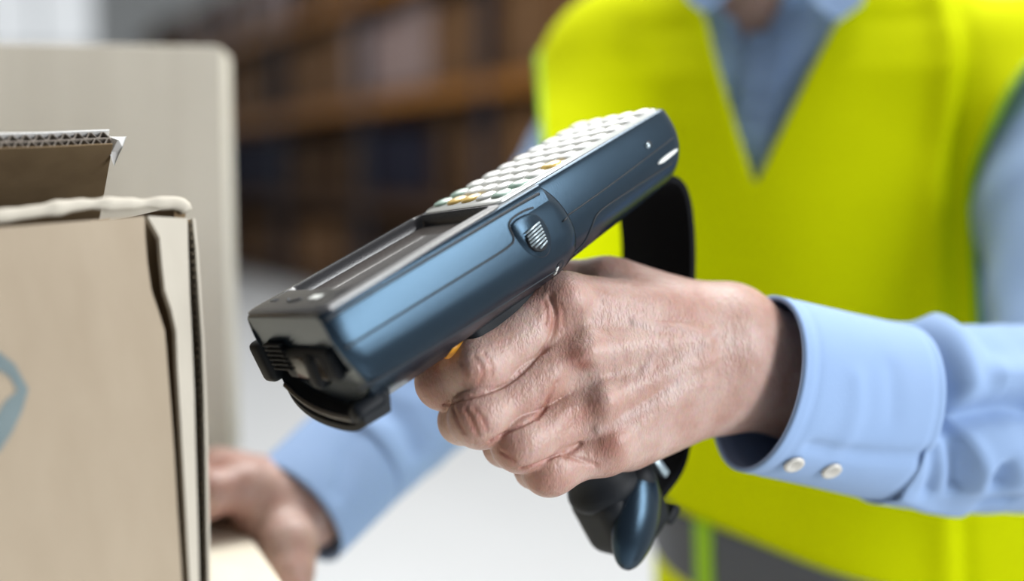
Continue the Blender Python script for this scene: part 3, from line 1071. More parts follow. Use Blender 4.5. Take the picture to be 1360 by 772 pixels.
# ------------------------------------------------------------------ the man: skeleton
NB = at(1022, 18, 1.03)
SR, ER, WR = at(842, 108, 1.09), at(664, 425, .955), at(408, 668, .772)
SL, EL, WL = at(1385, 125, .955), at(1446, 552, .735), at(1000, 486, .603)
rows = [(50, 1045, 1.05, .120, .085, 20), (110, 1045, 1.05, .165, .108, 21), (170, 1047, 1.05, .182, .118, 22), (260, 1065, 1.04, .180, .122, 25), (420, 1090, 1.02, .168, .118, 30),
        (600, 1110, 1.01, .160, .115, 35), (760, 1125, 1.0, .160, .118, 38), (930, 1137, 1.0, .170, .125, 38)]
TZ = np.array([at(px, py, d)[2] for py, px, d, *_ in rows])[::-1]
TX = np.array([at(px, py, d)[0] for py, px, d, *_ in rows])[::-1]
TY = np.array([at(px, py, d)[1] for py, px, d, *_ in rows])[::-1]
TA = np.array([r[3] for r in rows])[::-1]
TB = np.array([r[4] for r in rows])[::-1]
TW = np.radians([r[5] for r in rows])[::-1]
Z_TOP, Z_HIP = TZ[-1], TZ[0]
BASE = np.array([TX[0], TY[0], 0.0])


def torso_local(P):
    z = P[:, 2]
    w = np.interp(z, TZ, TW)
    x = P[:, 0] - np.interp(z, TZ, TX); y = P[:, 1] - np.interp(z, TZ, TY)
    # chest faces the camera and the boxes: rotate by -w
    return x * np.cos(w) + y * np.sin(w) * -1, x * np.sin(w) + y * np.cos(w)


def torso_fn(P, grow=0.0, low=None):
    z = P[:, 2]
    xl, yl = torso_local(P)
    a = np.interp(z, TZ, TA) + grow; b = np.interp(z, TZ, TB) + grow
    k0 = np.sqrt((xl / a) ** 2 + (yl / b) ** 2 + 1e-12)
    k1 = np.sqrt((xl / a ** 2) ** 2 + (yl / b ** 2) ** 2 + 1e-12)
    d = k0 * (k0 - 1) / k1
    d = smax(d, z - (Z_TOP + .02 + grow), .05)
    d = smax(d, (Z_HIP if low is None else low) - z, .02)
    for s in (SR, SL):
        d = smin(d, cap(P, NB + np.array([0, 0.01, -.05]), s, .055 + grow, .056 + grow), .05)
    return d


def arm_fn(P, s, e, r0, r1):
    return cap(P, s, e, r0, r1)


# ---- left hand (holding the scanner)
ix = [at(748, 405, .5640), at(640, 487, .5455), at(590, 507, .5570), at(604, 502, .590)]
md = [at(768, 472, .5590), at(640, 553, .5400), at(614, 559, .5640), at(636, 556, .592)]
rg = [at(788, 540, .5580), at(693, 588, .5420), at(671, 591, .5650), at(695, 590, .592)]
lt = [at(803, 596, .5610), at(730, 623, .5490), at(711, 622, .5680), at(733, 620, .592)]
th = [at(905, 425, .622), at(800, 379, .606), at(728, 376, .618), at(672, 420, .640)]
carp = [at(958, 432, .604), at(962, 460, .598), at(958, 492, .599), at(950, 522, .604)]
FR = [(.0152, .0142, .0134, .0115), (.0140, .0132, .0112, .0095), (.0130, .0122, .0104, .0090), (.0118, .0110, .0098, .0084)]
FA_L = at(1180, 548, .650) - at(985, 484, .613)
FA_L /= np.linalg.norm(FA_L)


def surf_px(fn, px, py, d0, d1):
    """first hit of the line of sight with a body, for laying creases and veins on the skin"""
    ds = np.linspace(d0, d1, 900)
    P = np.array([at(px, py, d) for d in ds])
    v = fn(P)
    k = np.argmax(v < 0)
    if not (v < 0).any(): k = int(np.argmin(v))
    return P[k]


def hand_base(P):
    """fingers, palm, wrist and forearm without the fine skin detail"""
    fing = None
    for J, R in zip((ix, md, rg, lt), FR):
        d = cap(P, J[0], J[1], R[0], R[1])
        d = smin(d, cap(P, J[1], J[2], R[1] * .97, R[2]), .009)
        d = smin(d, cap(P, J[2], J[3], R[2], R[3]), .005)
        d = smin(d, ball(P, J[1] + (J[1] - .5 * (J[0] + J[2])) * .06, R[1] * .86), .008)
        fing = d if fing is None else smin(fing, d, .0006)
    palm = None
    for k, (J, R, c) in enumerate(zip((ix, md, rg, lt), (.0160, .0150, .0142, .0132), carp)):
        d = cap(P, c, J[0], .0185, R)
        palm = d if palm is None else smin(palm, d, .012)
    deep = .016 * FWD
    palm = smin(palm, cap(P, carp[1] + deep, md[0] + deep * .8 + RGT * .008, .017, .012), .012)
    palm = smin(palm, cap(P, carp[3] + deep * .4, lt[0] + deep * 1.1 + RGT * .012, .0165, .0125), .012)
    palm = smin(palm, cap(P, carp[0] + deep * .5, at(830, 392, .600), .0185, .0165), .012)
    thm = cap(P, th[0], th[1], .0170, .0142)
    thm = smin(thm, cap(P, th[1], th[2], .0138, .0128), .005)
    thm = smin(thm, cap(P, th[2], th[3], .0125, .0105), .005)
    d = smin(palm, thm, .012)
    # wrist and forearm
    w0, w1 = at(985, 441, .6120), at(975, 516, .6150)
    arm = smin(cap(P, w0, w0 + FA_L * .10, .0188, .020), cap(P, w1, w1 + FA_L * .10, .0182, .020), .014)
    arm = smin(arm, cap(P, .5 * (w0 + w1), .5 * (w0 + w1) + FA_L * .10, .022, .024), .014)
    d = smin(d, arm, .022)
    return smin(d, fing, .0055)


BL = lambda pts, off=0.0: [surf_px(hand_base, x, y, .46, .68) - FWD * off for x, y in pts]
CR = lambda pts, off=0.0: [surf_px(hand_mid, x, y, .46, .68) - FWD * off for x, y in chaikin(np.array(pts, float), 2)]
creases = [  # polyline in the picture, radius, smooth factor, how far outside the skin its axis lies
    ([(731, 394), (736, 410), (738, 426), (735, 442), (728, 456), (719, 468)], .0013, .0018, -.0003),
    ([(590, 538), (617, 531), (647, 523), (677, 510), (700, 490), (715, 473), (721, 465)], .0008, .0011, -.0007),
    ([(650, 586), (664, 578), (685, 570), (711, 557), (722, 544)], .0008, .0011, -.0007),
    ([(692, 622), (711, 617), (732, 608), (752, 601)], .0008, .0011, -.0007),
    ([(724, 402), (727, 416), (725, 430)], .0007, .0016, .0005), ([(744, 404), (748, 418), (748, 432)], .0007, .0016, .00055),
    ([(630, 474), (640, 486), (643, 497), (637, 510)], .0007, .0015, .00055), ([(644, 470), (655, 484), (654, 497)], .0007, .0015, .0006),
    ([(613, 482), (618, 494), (617, 512)], .0007, .0016, .00055),
    ([(618, 544), (628, 560), (634, 578)], .0008, .0015, .00045), ([(601, 540), (606, 556), (615, 574)], .0008, .0015, .0003), ([(630, 543), (641, 556), (646, 570)], .0007, .0012, .0004),
    ([(664, 600), (674, 606), (682, 612)], .0007, .0012, .0004),
    ([(770, 590), (757, 600), (750, 606)], .0009, .0016, -.0001), ([(752, 604), (775, 612), (792, 618)], .0007, .0016, .0001),
    ([(730, 528), (723, 543), (713, 556)], .0007, .0013, .0002), ([(740, 508), (733, 524), (726, 536)], .0007, .0013, .0003),
]
veins = [
    ([(842, 428), (870, 436), (902, 438), (926, 446), (940, 458)], .0009), ([(812, 520), (850, 512), (880, 498), (905, 478), (930, 462), (950, 440)], .0010),
    ([(795, 570), (830, 556), (862, 540), (890, 520), (908, 496)], .0009),
    ([(876, 462), (862, 480), (850, 510)], .0007),
]
veins = [(BL(p, -.0009), r) for p, r in veins]
tendons = [(BL([(775, 468), (850, 458), (930, 452)], -.0036), .003), (BL([(803, 533), (860, 506), (935, 478)], -.0036), .003), (BL([(818, 588), (868, 548), (930, 506)], -.0034), .0026)]
knobs = [(surf_px(hand_base, 800, 533, .46, .68) + FWD * .0040, .0066), (surf_px(hand_base, 773, 468, .46, .68) + FWD * .0055, .0072), (surf_px(hand_base, 815, 590, .46, .68) + FWD * .0048, .0064),
         (surf_px(hand_base, 632, 489, .46, .68) + FWD * .0050, .0062), (surf_px(hand_base, 757, 396, .46, .68) + FWD * .0062, .0076)]
dents = [(surf_px(hand_base, 776, 506, .46, .68) - FWD * .0098, .0108), (surf_px(hand_base, 780, 562, .46, .68) - FWD * .0098, .0108), (surf_px(hand_base, 760, 440, .46, .68) - FWD * .0100, .0108)]


def near_poly(P, pts, rad):
    c = np.mean(pts, 0)
    R = max(np.linalg.norm(np.array(pts) - c, axis=1)) + rad
    return np.linalg.norm(P - c, axis=1) < R


def hand_mid(P):
    d = hand_base(P)
    for c, r in knobs: d = smin(d, ball(P, c, r), .007)
    for c, r in dents: d = smax(d, -ball(P, c, r), .006)
    for pts, r in tendons:
        m = near_poly(P, pts, .02)
        if m.any(): d[m] = smin(d[m], poly(P[m], pts, r), .008)
    for pts, r in veins:
        m = near_poly(P, pts, .02)
        if m.any(): d[m] = smin(d[m], poly(P[m], pts, r), .0036)
    return d


creases = [(CR(p, off), r, k) for p, r, k, off in creases]


def hand_fn(P):
    d = hand_mid(P)
    for pts, r, k in creases:
        m = near_poly(P, pts, .02)
        if m.any(): d[m] = smax(d[m], -poly(P[m], pts, r), k)
    return d


allp = np.array(ix + md + rg + lt + th + carp)
hl_V, hl_Q = sdf_mesh(hand_fn, allp.min(0) - .03, np.maximum(allp.max(0) + .03, (WL + FA_L * .09) + .03), .00075, lip=1.4)

# ---- right hand (resting on the cream carton)
Zc = STACK_Z


def onbox(px, py, up):
    p = on_level(px, py, Zc)
    return p + np.array([0, 0, up])


rw = WR
rm = [at(325, 648, .738), at(312, 638, .758), at(300, 632, .778), at(290, 628, .798)]
rp = [at(285, 655, .722), at(268, 650, .745), at(256, 646, .768), at(250, 644, .790)]
rt = []
for p in rp:
    q = p + np.array([-.030, -.014, 0]); q[2] = Zc + .009; rt.append(q)
rth = [at(392, 690, .752), at(386, 722, .726), at(388, 758, .714), at(392, 800, .710)]
FA_R = (ER - WR) / np.linalg.norm(ER - WR)


def rhand_fn(P):
    fing = None
    for m_, p_, t_, r in zip(rm, rp, rt, (.0140, .0138, .0130, .0115)):
        d = smin(cap(P, m_, p_, r * 1.05, r), cap(P, p_, t_, r * .95, r * .75), .005)
        fing = d if fing is None else smin(fing, d, .002)
    palm = None
    for k, m_ in enumerate(rm):
        c = rw + np.array([-.012, -.012 + .009 * k, .004 - .003 * abs(k - 1)])
        d = cap(P, c, m_, .0215, .0178)
        palm = d if palm is None else smin(palm, d, .012)
    t = smin(cap(P, rw + np.array([-.02, -.02, -.008]), rth[1], .023, .0165), cap(P, rth[1], rth[2], .0160, .0140), .008)
    t = smin(t, cap(P, rth[2], rth[3], .0125, .0095), .005)
    d = smin(palm, t, .014)
    up = np.cross(FA_R, np.array([0, 1.0, 0])); up /= np.linalg.norm(up)
    arm = smin(cap(P, rw + up * .011, rw + up * .011 + FA_R * .14, .0195, .027), cap(P, rw - up * .011, rw - up * .011 + FA_R * .14, .0195, .027), .014)
    d = smin(d, arm, .02)
    return smin(d, fing, .007)


allr = np.array(rm + rp + rt + rth + [WR, WR + FA_R * .09])
hr_V, hr_Q = sdf_mesh(rhand_fn, allr.min(0) - .035, allr.max(0) + .04, .0022)

# ---- head (above the picture), looking down at the scanner
yaw_h = math.radians(28); pit_h = math.radians(22)
hf = np.array([-math.sin(yaw_h) * math.cos(pit_h), -math.cos(yaw_h) * math.cos(pit_h), -math.sin(pit_h)])
hx = np.cross(hf, np.array([0, 0, 1.0])); hx /= np.linalg.norm(hx)
hu = np.cross(hx, hf)
HR = np.stack([hx, hf, hu], 1)
HC = NB + np.array([0, 0, .160]) + hf * .035


def head_fn(P):
    q = (P - HC) @ HR
    d = ellip(q, (0, -.012, .025), (.076, .096, .092))
    d = smin(d, ellip(q, (0, .022, -.045), (.058, .062, .070)), .03)
    d = smin(d, ellip(q, (0, .060, -.096), (.024, .022, .020)), .02)          # chin
    for s in (-1, 1):
        d = smax(d, -ball(q, (s * .033, .098, .004), .017), .012)              # eye sockets
        d = smin(d, ellip(q, (s * .035, .068, -.030), (.022, .020, .020)), .015)  # cheeks
        e = ellip(q, (s * .079, -.012, -.010), (.009, .020, .034))
        e = smax(e, -ellip(q, (s * .087, -.008, -.008), (.007, .011, .020)), .004)
        d = smin(d, e, .004)
        d = smin(d, cap(q, (s * .014, .086, .024), (s * .050, .074, .022), .008), .010)   # brow
        d = smin(d, ball(q, (s * .010, .098, -.036), .0075), .005)             # nostril wings
    d = smin(d, cap(q, (0, .088, .014), (0, .109, -.030), .008, .0115), .008)  # nose
    d = smin(d, ellip(q, (0, .083, -.060), (.024, .010, .0055)), .004)
    d = smin(d, ellip(q, (0, .081, -.070), (.021, .010, .0065)), .004)
    d = smax(d, -cap(q, (-.022, .096, -.0648), (.022, .096, -.0648), .0014), .002)
    neck = cap(P, HC - hu * .055 - hf * .035, NB + np.array([0, .02, -.04]), .056, .066)
    return smin(d, neck, .03)


HIPX = np.array([math.cos(TW[0]), -math.sin(TW[0]), 0])
hipc = BASE + np.array([0, 0, Z_HIP])
legs = []
for s in (-1, 1):
    a = hipc + HIPX * s * .085 + np.array([0, 0, -.02])
    k = a * np.array([1, 1, 0]) + HIPX * s * .01 + np.array([-.01, -.025, .49])
    f = a * np.array([1, 1, 0]) + HIPX * s * .03 + np.array([0, .02, .085])
    legs.append((a, k, f))
toe = np.array([-math.sin(TW[0]), -math.cos(TW[0]), 0])


def body_fn(P):
    d = torso_fn(P)
    for s, e, w in ((SR, ER, WR), (SL, EL, WL)):
        d = smin(d, cap(P, s, e, .050, .038), .03)
        if w is WL:
            d = smin(d, cap(P, e, at(1190, 549, .655), .036, .0215), .02)
            d = smin(d, cap(P, at(1190, 549, .655), at(1090, 520, .632), .0215, .020), .01)
        else:
            d = smin(d, cap(P, e, e + (w - e) * .72, .036, .022), .02)
    d = smin(d, head_fn(P), .03)
    for a, k, f in legs:
        d = smin(d, cap(P, a, k, .078, .056), .03)
        d = smin(d, cap(P, k, f, .054, .036), .02)
        d = smin(d, cap(P, f, f + toe * .15 + np.array([0, 0, -.05]), .036, .028), .02)
    return d


lo = np.minimum.reduce([BASE + np.array([-.35, -.3, 0]), ER - .08, SR - .1, EL - .08]); lo[2] = 0.0
hi = np.maximum.reduce([BASE + np.array([.35, .35, 0]), SL + .12, EL + .08, HC + .18])
bd_V, bd_Q = sdf_mesh(body_fn, lo, hi, .0062)

# one continuous skin: body and both hands united
person = bpy.data.objects.new('person', big_mesh('person', bd_V - BASE, bd_Q, M_SKIN))
link(person)
person.location = BASE
tmp = []
for V_, Q_ in ((hl_V, hl_Q), (hr_V, hr_Q)):
    t_ = link(bpy.data.objects.new('hand_piece', big_mesh('hand_piece', V_, Q_, M_SKIN)))
    md_ = person.modifiers.new('union', 'BOOLEAN')
    md_.operation = 'UNION'; md_.solver = 'EXACT'; md_.object = t_
    tmp.append(t_)
bpy.context.view_layer.update()
me_new = bpy.data.meshes.new_from_object(person.evaluated_get(bpy.context.evaluated_depsgraph_get()))
person.modifiers.clear()
if len(me_new.vertices) > .9 * (len(bd_V) * .5 + len(hl_V)):
    person.data = me_new
me_new.name = 'person'
for t_ in tmp: bpy.data.objects.remove(t_)
me = person.data
me.polygons.foreach_set('use_smooth', np.ones(len(me.polygons), bool))
pv = np.empty(len(me.vertices) * 3); me.vertices.foreach_get('co', pv)
pv = pv.reshape(-1, 3) + BASE
red = np.zeros(len(pv)); vein = np.zeros(len(pv))
sel = np.where((pv > allp.min(0) - .04).all(1) & (pv < allp.max(0) + .05).all(1))[0]
Q_ = pv[sel]


def blush(px, py, r, a):
    c = surf_px(hand_base, px, py, .46, .68)
    red[sel] += a * np.exp(-((Q_ - c) ** 2).sum(1) / r ** 2)


for b in [(763, 472, .006, .8), (795, 540, .005, .5), (808, 590, .007, .75), (632, 500, .007, .55), (625, 565, .009, .55), (672, 608, .009, .6), (715, 635, .010, .55),
          (745, 390, .012, .35), (570, 520, .010, .45), (778, 485, .004, .6), (905, 400, .012, .25), (736, 432, .005, .5), (775, 552, .006, .5), (716, 545, .01, .25), (690, 395, .02, .2)]:
    blush(*b)
for pts, r, k in creases:
    red[sel] += .40 * np.exp(-(np.maximum(poly(Q_, pts, 0), 0) / .0016) ** 2)
for pts, r in veins:
    vein[sel] = np.maximum(vein[sel], .55 * np.exp(-(np.maximum(poly(Q_, pts, 0), 0) / .0024) ** 2))
for p in rm + rp:
    red += .5 * np.exp(-((pv - p) ** 2).sum(1) / .018 ** 2)
for nm, arr in (('redness', np.clip(red, 0, .9)), ('vein', vein)):
    at_ = me.attributes.new(nm, 'FLOAT', 'POINT')
    at_.data.foreach_set('value', arr.astype(np.float32))
tag(person, 'man in blue shirt and fluorescent yellow vest holding a scanner and touching a carton', 'person')


def worn(o):
    o.parent = person
    o.matrix_parent_inverse = Matrix.Translation(-Vector(BASE))
    return o


# eyes and hair
for s in (-1, 1):
    bm = bmesh.new(); bmesh.ops.create_uvsphere(bm, u_segments=16, v_segments=12, radius=.0118)
    e = worn(bm_obj('eye', bm, M_EYE, None, smooth=True)); e.location = Vector(HC + HR @ np.array([s * .033, .0712, .004]))
    bm = bmesh.new(); bmesh.ops.create_uvsphere(bm, u_segments=12, v_segments=8, radius=.0060)
    i_ = bm_obj('iris', bm, M_IRIS, e, smooth=True); i_.location = Vector(HR @ np.array([0, .0085, -.002]))


def hair_fn(P):
    q = (P - HC) @ HR
    d = ellip(q, (0, -.018, .030), (.084, .102, .096)) + .0025 * np.sin(q[:, 0] * 240) * np.sin(q[:, 2] * 150 + q[:, 1] * 130)
    return smax(d, -(q[:, 2] - .052 + np.minimum(0, q[:, 1] + .01) * .0 + (q[:, 1] < .02) * .0 - np.clip(.055 - q[:, 1], 0, .12) * -1.05), .012)


worn(sdf_obj('hair', hair_fn, HC - .14, HC + .15, .0035, M_HAIR))

# ---- shirt: body and upper sleeves
def wrinkle(P, a, f):
    return a * (np.sin(P[:, 0] * f + 3 * np.sin(P[:, 2] * f * .6)) * np.sin(P[:, 2] * f * .8 + 2 * np.sin(P[:, 1] * f * .7)))


vn = np.array([-math.sin(math.radians(22)), -math.cos(math.radians(22)), 0])          # chest normal


def halfspace(a, b, inside):
    n = np.cross(b - a, vn); n /= np.linalg.norm(n)
    if (inside - a) @ n > 0: n = -n
    return a, n


NA, NL, NR = at(990, 66, .93), at(945, -20, .95), at(1042, -20, .95)
N1 = halfspace(NA, NL, (NL + NR) / 2); N2 = halfspace(NA, NR, (NL + NR) / 2)


def shirt_fn(P):
    d = torso_fn(P, .006, Z_HIP + .03)
    for s, e in ((SR, ER), (SL, EL)):
        d = smin(d, cap(P, s, e, .058, .056), .03)
    d = d + wrinkle(P, .0025, 42)
    hole = cap(P, NB + np.array([0, .01, -.03]), HC, .066, .070)
    d = smax(d, -hole, .01)
    w = np.maximum(np.maximum((P - N1[0]) @ N1[1], (P - N2[0]) @ N2[1]), torso_local(P)[1] + .02)
    return smax(d, -w, .004)


worn(sdf_obj('shirt', shirt_fn, np.minimum(lo, SR - .1) * np.array([1, 1, 0]) + np.array([0, 0, Z_HIP]), hi * np.array([1, 1, 0]) + np.array([0, 0, NB[2] + .08]), .006, M_SHIRT))


# ---- vest
arm_dirs = [(ER - SR) / np.linalg.norm(ER - SR), (EL - SL) / np.linalg.norm(EL - SL)]
VA, VL, VR = at(993, 246, .89), at(922, 20, .93), at(1112, 20, .93)
H1 = halfspace(VA, VL, (VL + VR) / 2); H2 = halfspace(VA, VR, (VL + VR) / 2)
VEST_LOW = Z_HIP + .035


def vest_core(P):
    d = torso_fn(P, .020, VEST_LOW)
    d = smin(d, cap(P, SR + np.array([-.012, -.005, .0]), SR + np.array([-.035, -.035, -.14]), .078, .074), .03)
    d = smin(d, cap(P, SR, SR + arm_dirs[0] * .24, .076, .072), .03)
    d = smin(d, cap(P, SL, SL + arm_dirs[1] * .06, .072, .074), .03)
    xl, yl = torso_local(P)
    d = d - .0045 * np.sin(xl * 38 + 5 * (P[:, 2] - 1.2)) * np.clip((.28 - np.abs(xl)) / .2, 0, 1) * np.clip((1.42 - P[:, 2]) / .2, 0.2, 1)
    d = d + .005 * np.exp(-((P[:, 0] - FOLD_X(P[:, 2])) / .007) ** 2) * (yl < 0) - .006 * np.exp(-((P[:, 0] - FOLD_X(P[:, 2]) + .016) / .011) ** 2) * (yl < 0)
    return d


fz = [at(1270, 420, .88)[2], at(1276, 250, .88)[2], at(1292, 60, .90)[2]]
fx = [at(1266, 420, .88)[0], at(1274, 250, .88)[0], at(1292, 60, .90)[0]]
FOLD_X = lambda z: np.interp(z, fz, fx)


RC0 = at(722, 170, 1.07)
RCN = np.array([-1.0, .06, -.12]); RCN /= np.linalg.norm(RCN)


LA1 = at(1284, 320, .90)
LA2 = at(1292, 185, .90)
_l = at(1368, 88, .90) - LA2
LAN = np.cross(_l, vn); LAN /= np.linalg.norm(LAN)
if LAN[2] < 0: LAN = -LAN


def armholes(P):
    """positive outside, negative where an arm leaves the vest"""
    a = -((P - RC0) @ RCN)
    b = smax(LA1[0] - P[:, 0], (P - LA2) @ LAN, .035)
    b = smax(b, LA1[2] - .10 - P[:, 2], .02)
    return np.minimum(a, b)


def vest_fn(P):
    c = vest_core(P)
    d = np.maximum(c, -(c + .0065))
    v = smax((P - H1[0]) @ H1[1], (P - H2[0]) @ H2[1], .004)
    front = torso_local(P)[1] + .02
    v = np.maximum(v, front)
    d = smax(d, -v, .003)
    d = smax(d, -cap(P, NB + np.array([0, .02, -.03]), HC, .078, .085), .004)
    d = smax(d, -armholes(P), .003)
    d = np.maximum(d, VEST_LOW + .006 - P[:, 2])
    return d


vlo = np.array([min(SR[0] - .2, TX.min() - .24), min(TY.min() - .24, SL[1] - .2), VEST_LOW - .02]); vhi = np.array([SL[0] + .2, SR[1] + .2, SR[2] + .14])
vest = worn(sdf_obj('hi_vis_vest', vest_fn, vlo, vhi, .0031, M_VEST, lip=2.0))

s0, s1, s2 = at(880, 716, .90), at(960, 733, .88), at(1290, 774, .88)
bn = np.cross(s2 - s0, np.array([-.62, -.78, 0])); bn /= np.linalg.norm(bn)
if bn[2] < 0: bn = -bn


def band_fn(P):
    c = vest_core(P)
    t = (P - s0) @ bn
    return np.maximum(np.maximum(c - .0040, -(c + .0030)), np.abs(t + .027) - .027)


def vpart(name, fn, lo_, hi_, h, m):
    o = sdf_obj(name, fn, lo_, hi_, h, m, lip=2.0)
    o.parent = vest
    return o


vpart('reflective_band', band_fn, np.array([vlo[0], vlo[1], VEST_LOW]), np.array([vhi[0], vhi[1], s0[2] + .09]), .0020, M_REFL)
zp = [at(957, 860, .87), at(957, 740, .86), at(972, 500, .87), at(990, 252, .89)]


def zip_fn(P):
    c = vest_core(P)
    zz = [p[2] for p in zp]
    x = np.interp(P[:, 2], zz, [p[0] for p in zp])
    return np.maximum(np.maximum(np.maximum(c - .0060, -(c + .0030)), np.abs(P[:, 0] - x) - .0065), np.maximum(torso_local(P)[1], np.maximum(P[:, 2] - (s1[2] + .004), VEST_LOW + .006 - P[:, 2])))


vpart('zip_strip', zip_fn, np.array([zp[0][0] - .05, zp[0][1] - .06, VEST_LOW]), np.array([zp[3][0] + .05, zp[3][1] + .06, zp[3][2] + .01]), .0020, M_BIND)


def bind_fn(P):
    c = vest_core(P)
    d = np.maximum(c - .0030, -(c + .0095))
    best = np.abs(armholes(P) - .0015) - .0025
    return np.maximum(d, best)


def bind_right(P): return np.maximum(bind_fn(P), P[:, 0] - NB[0])
def bind_left(P): return np.maximum(bind_fn(P), NB[0] - P[:, 0])


vpart('armhole_binding', bind_right, vlo, np.array([NB[0] + .02, vhi[1], vhi[2]]), .0034, M_BIND)
vpart('armhole_binding', bind_left, np.array([NB[0] - .02, vlo[1], vlo[2]]), vhi, .0034, M_BIND)

# ---- collar
def collar_fn(P):
    ax = (HC - NB) / np.linalg.norm(HC - NB)
    o = NB + np.array([0, .012, -.035])
    t = (P - o) @ ax
    q = P - o - t[:, None] * ax
    rad = np.linalg.norm(q, axis=1)
    band = np.maximum(np.abs(rad - (.072 + .10 * np.maximum(0, .045 - t) ** 1.0)) - .0028, np.abs(t - .030) - .030)
    ang = q @ vn
    gap = np.maximum(.030 * (1.35 - t / .06) - np.abs(q @ np.cross(vn, [0, 0, 1.0])), 0)
    slit = np.maximum(np.abs(q @ np.cross(vn, [0, 0, 1.0])) - .010 - .55 * np.maximum(0, .05 - t) * 0 - .30 * t, -ang)
    return smax(band, -slit, .003)


worn(sdf_obj('collar', collar_fn, NB - .16, NB + .17, .0030, M_SHIRT))
for nm, pts in (('collar_leaf', [at(1056, -40, .93), at(1150, -30, .93), at(1146, 2, .915), at(1112, 26, .905), at(1082, 4, .905)]),
                ('collar_leaf', [at(985, -40, .945), at(905, -40, .97), at(912, 0, .945), at(934, 18, .935), at(962, 0, .935)])):
    worn(board(nm, pts[::-1], .004, M_SHIRT))
# shirt front placket seen in the neck opening
pz = [at(992, 262, .92)[2], at(1004, 150, .93)[2], at(1022, 40, .95)[2]]
pxs = [at(992, 262, .92)[0], at(1004, 150, .93)[0], at(1022, 40, .95)[0]]


def placket_fn(P):
    c = torso_fn(P, .006, Z_HIP + .03) + wrinkle(P, .0025, 42)
    return np.maximum(np.maximum(np.maximum(c - .0032, -c), np.abs(P[:, 0] - np.interp(P[:, 2], pz, pxs)) - .016), np.maximum(torso_local(P)[1], np.maximum(P[:, 2] - pz[2], pz[0] - P[:, 2])))


worn(sdf_obj('placket', placket_fn, at(992, 262, .92) + np.array([-.06, -.12, -.01]), at(1022, 40, .95) + np.array([.06, .12, .01]), .0022, M_SHIRT))


# ---- forearm sleeves with folds, cuffs and buttons
def frame_of(a):
    near = -FWD - a * (-FWD @ a); near /= np.linalg.norm(near)
    up = np.cross(near, a) 
    if up[2] < 0: up = -up
    return near, up


def sleeve(name, pts, rv, rn, folds, ns, nt, m, thick, fine=0.0):
    """tube through pts; rv = half height, rn = half depth towards the eye; folds = (polyline in (s, angle), depth, width)"""
    P = np.asarray(pts, float)
    seg = np.r_[0, np.cumsum(np.linalg.norm(np.diff(P, axis=0), axis=1))]
    L = seg[-1]
    s = np.linspace(0, 1, ns)
    C = np.stack([np.interp(s * L, seg, P[:, k]) for k in range(3)], 1)
    for _ in range(8):
        C[1:-1] = .25 * C[:-2] + .5 * C[1:-1] + .25 * C[2:]
    T = np.gradient(C, axis=0); T /= np.linalg.norm(T, axis=1)[:, None]
    kn = np.linspace(0, 1, len(rv))
    RV = np.interp(s, kn, rv); RN = np.interp(s, kn, rn)
    th_ = np.linspace(-np.pi, np.pi, nt, endpoint=False)
    S_, A_ = np.meshgrid(s * L, th_, indexing='ij')
    disp = np.zeros_like(S_)
    Rm_ = np.mean(rv)
    for line, dep, wid in folds:
        ln = chaikin(np.array(line, float), 2)
        best = np.full(S_.shape, 9.0)
        for i in range(len(ln) - 1):
            a = np.array([ln[i][0] * L, ln[i][1] * Rm_]); b = np.array([ln[i + 1][0] * L, ln[i + 1][1] * Rm_])
            ba = b - a
            u = np.clip(((S_ - a[0]) * ba[0] + (A_ * Rm_ - a[1]) * ba[1]) / (ba @ ba + 1e-12), 0, 1)
            best = np.minimum(best, np.hypot(S_ - a[0] - u * ba[0], A_ * Rm_ - a[1] - u * ba[1]))
        disp += 1.15 * dep * np.exp(-(best / wid) ** 2)
    if fine:
        disp += fine * np.sin(S_ * 150 + 3 * np.sin(A_ * 2)) * np.sin(A_ * 5 + S_ * 60) * np.clip(S_ / L * 6, 0, 1)
    V = []
    for i in range(ns):
        n_, u_ = frame_of(T[i])
        r_ = disp[i]
        V.append(C[i] + ((RN[i] + r_) * np.cos(th_))[:, None] * n_ + ((RV[i] + r_) * np.sin(th_))[:, None] * u_)
    V = np.vstack(V)
    F = [(i * nt + j, i * nt + (j + 1) % nt, (i + 1) * nt + (j + 1) % nt, (i + 1) * nt + j) for i in range(ns - 1) for j in range(nt)]
    o = mesh_obj(name, V, F, m, smooth=True)
    bm = bmesh.new(); bm.from_mesh(o.data); bmesh.ops.recalc_face_normals(bm, faces=bm.faces); bm.to_mesh(o.data); bm.free()
    o.data.polygons.foreach_set('use_smooth', np.ones(len(o.data.polygons), bool))
    sm = o.modifiers.new('cloth_thickness', 'SOLIDIFY'); sm.thickness = thick; sm.offset = -1
    worn(o)
    return o, C, T, RV, RN


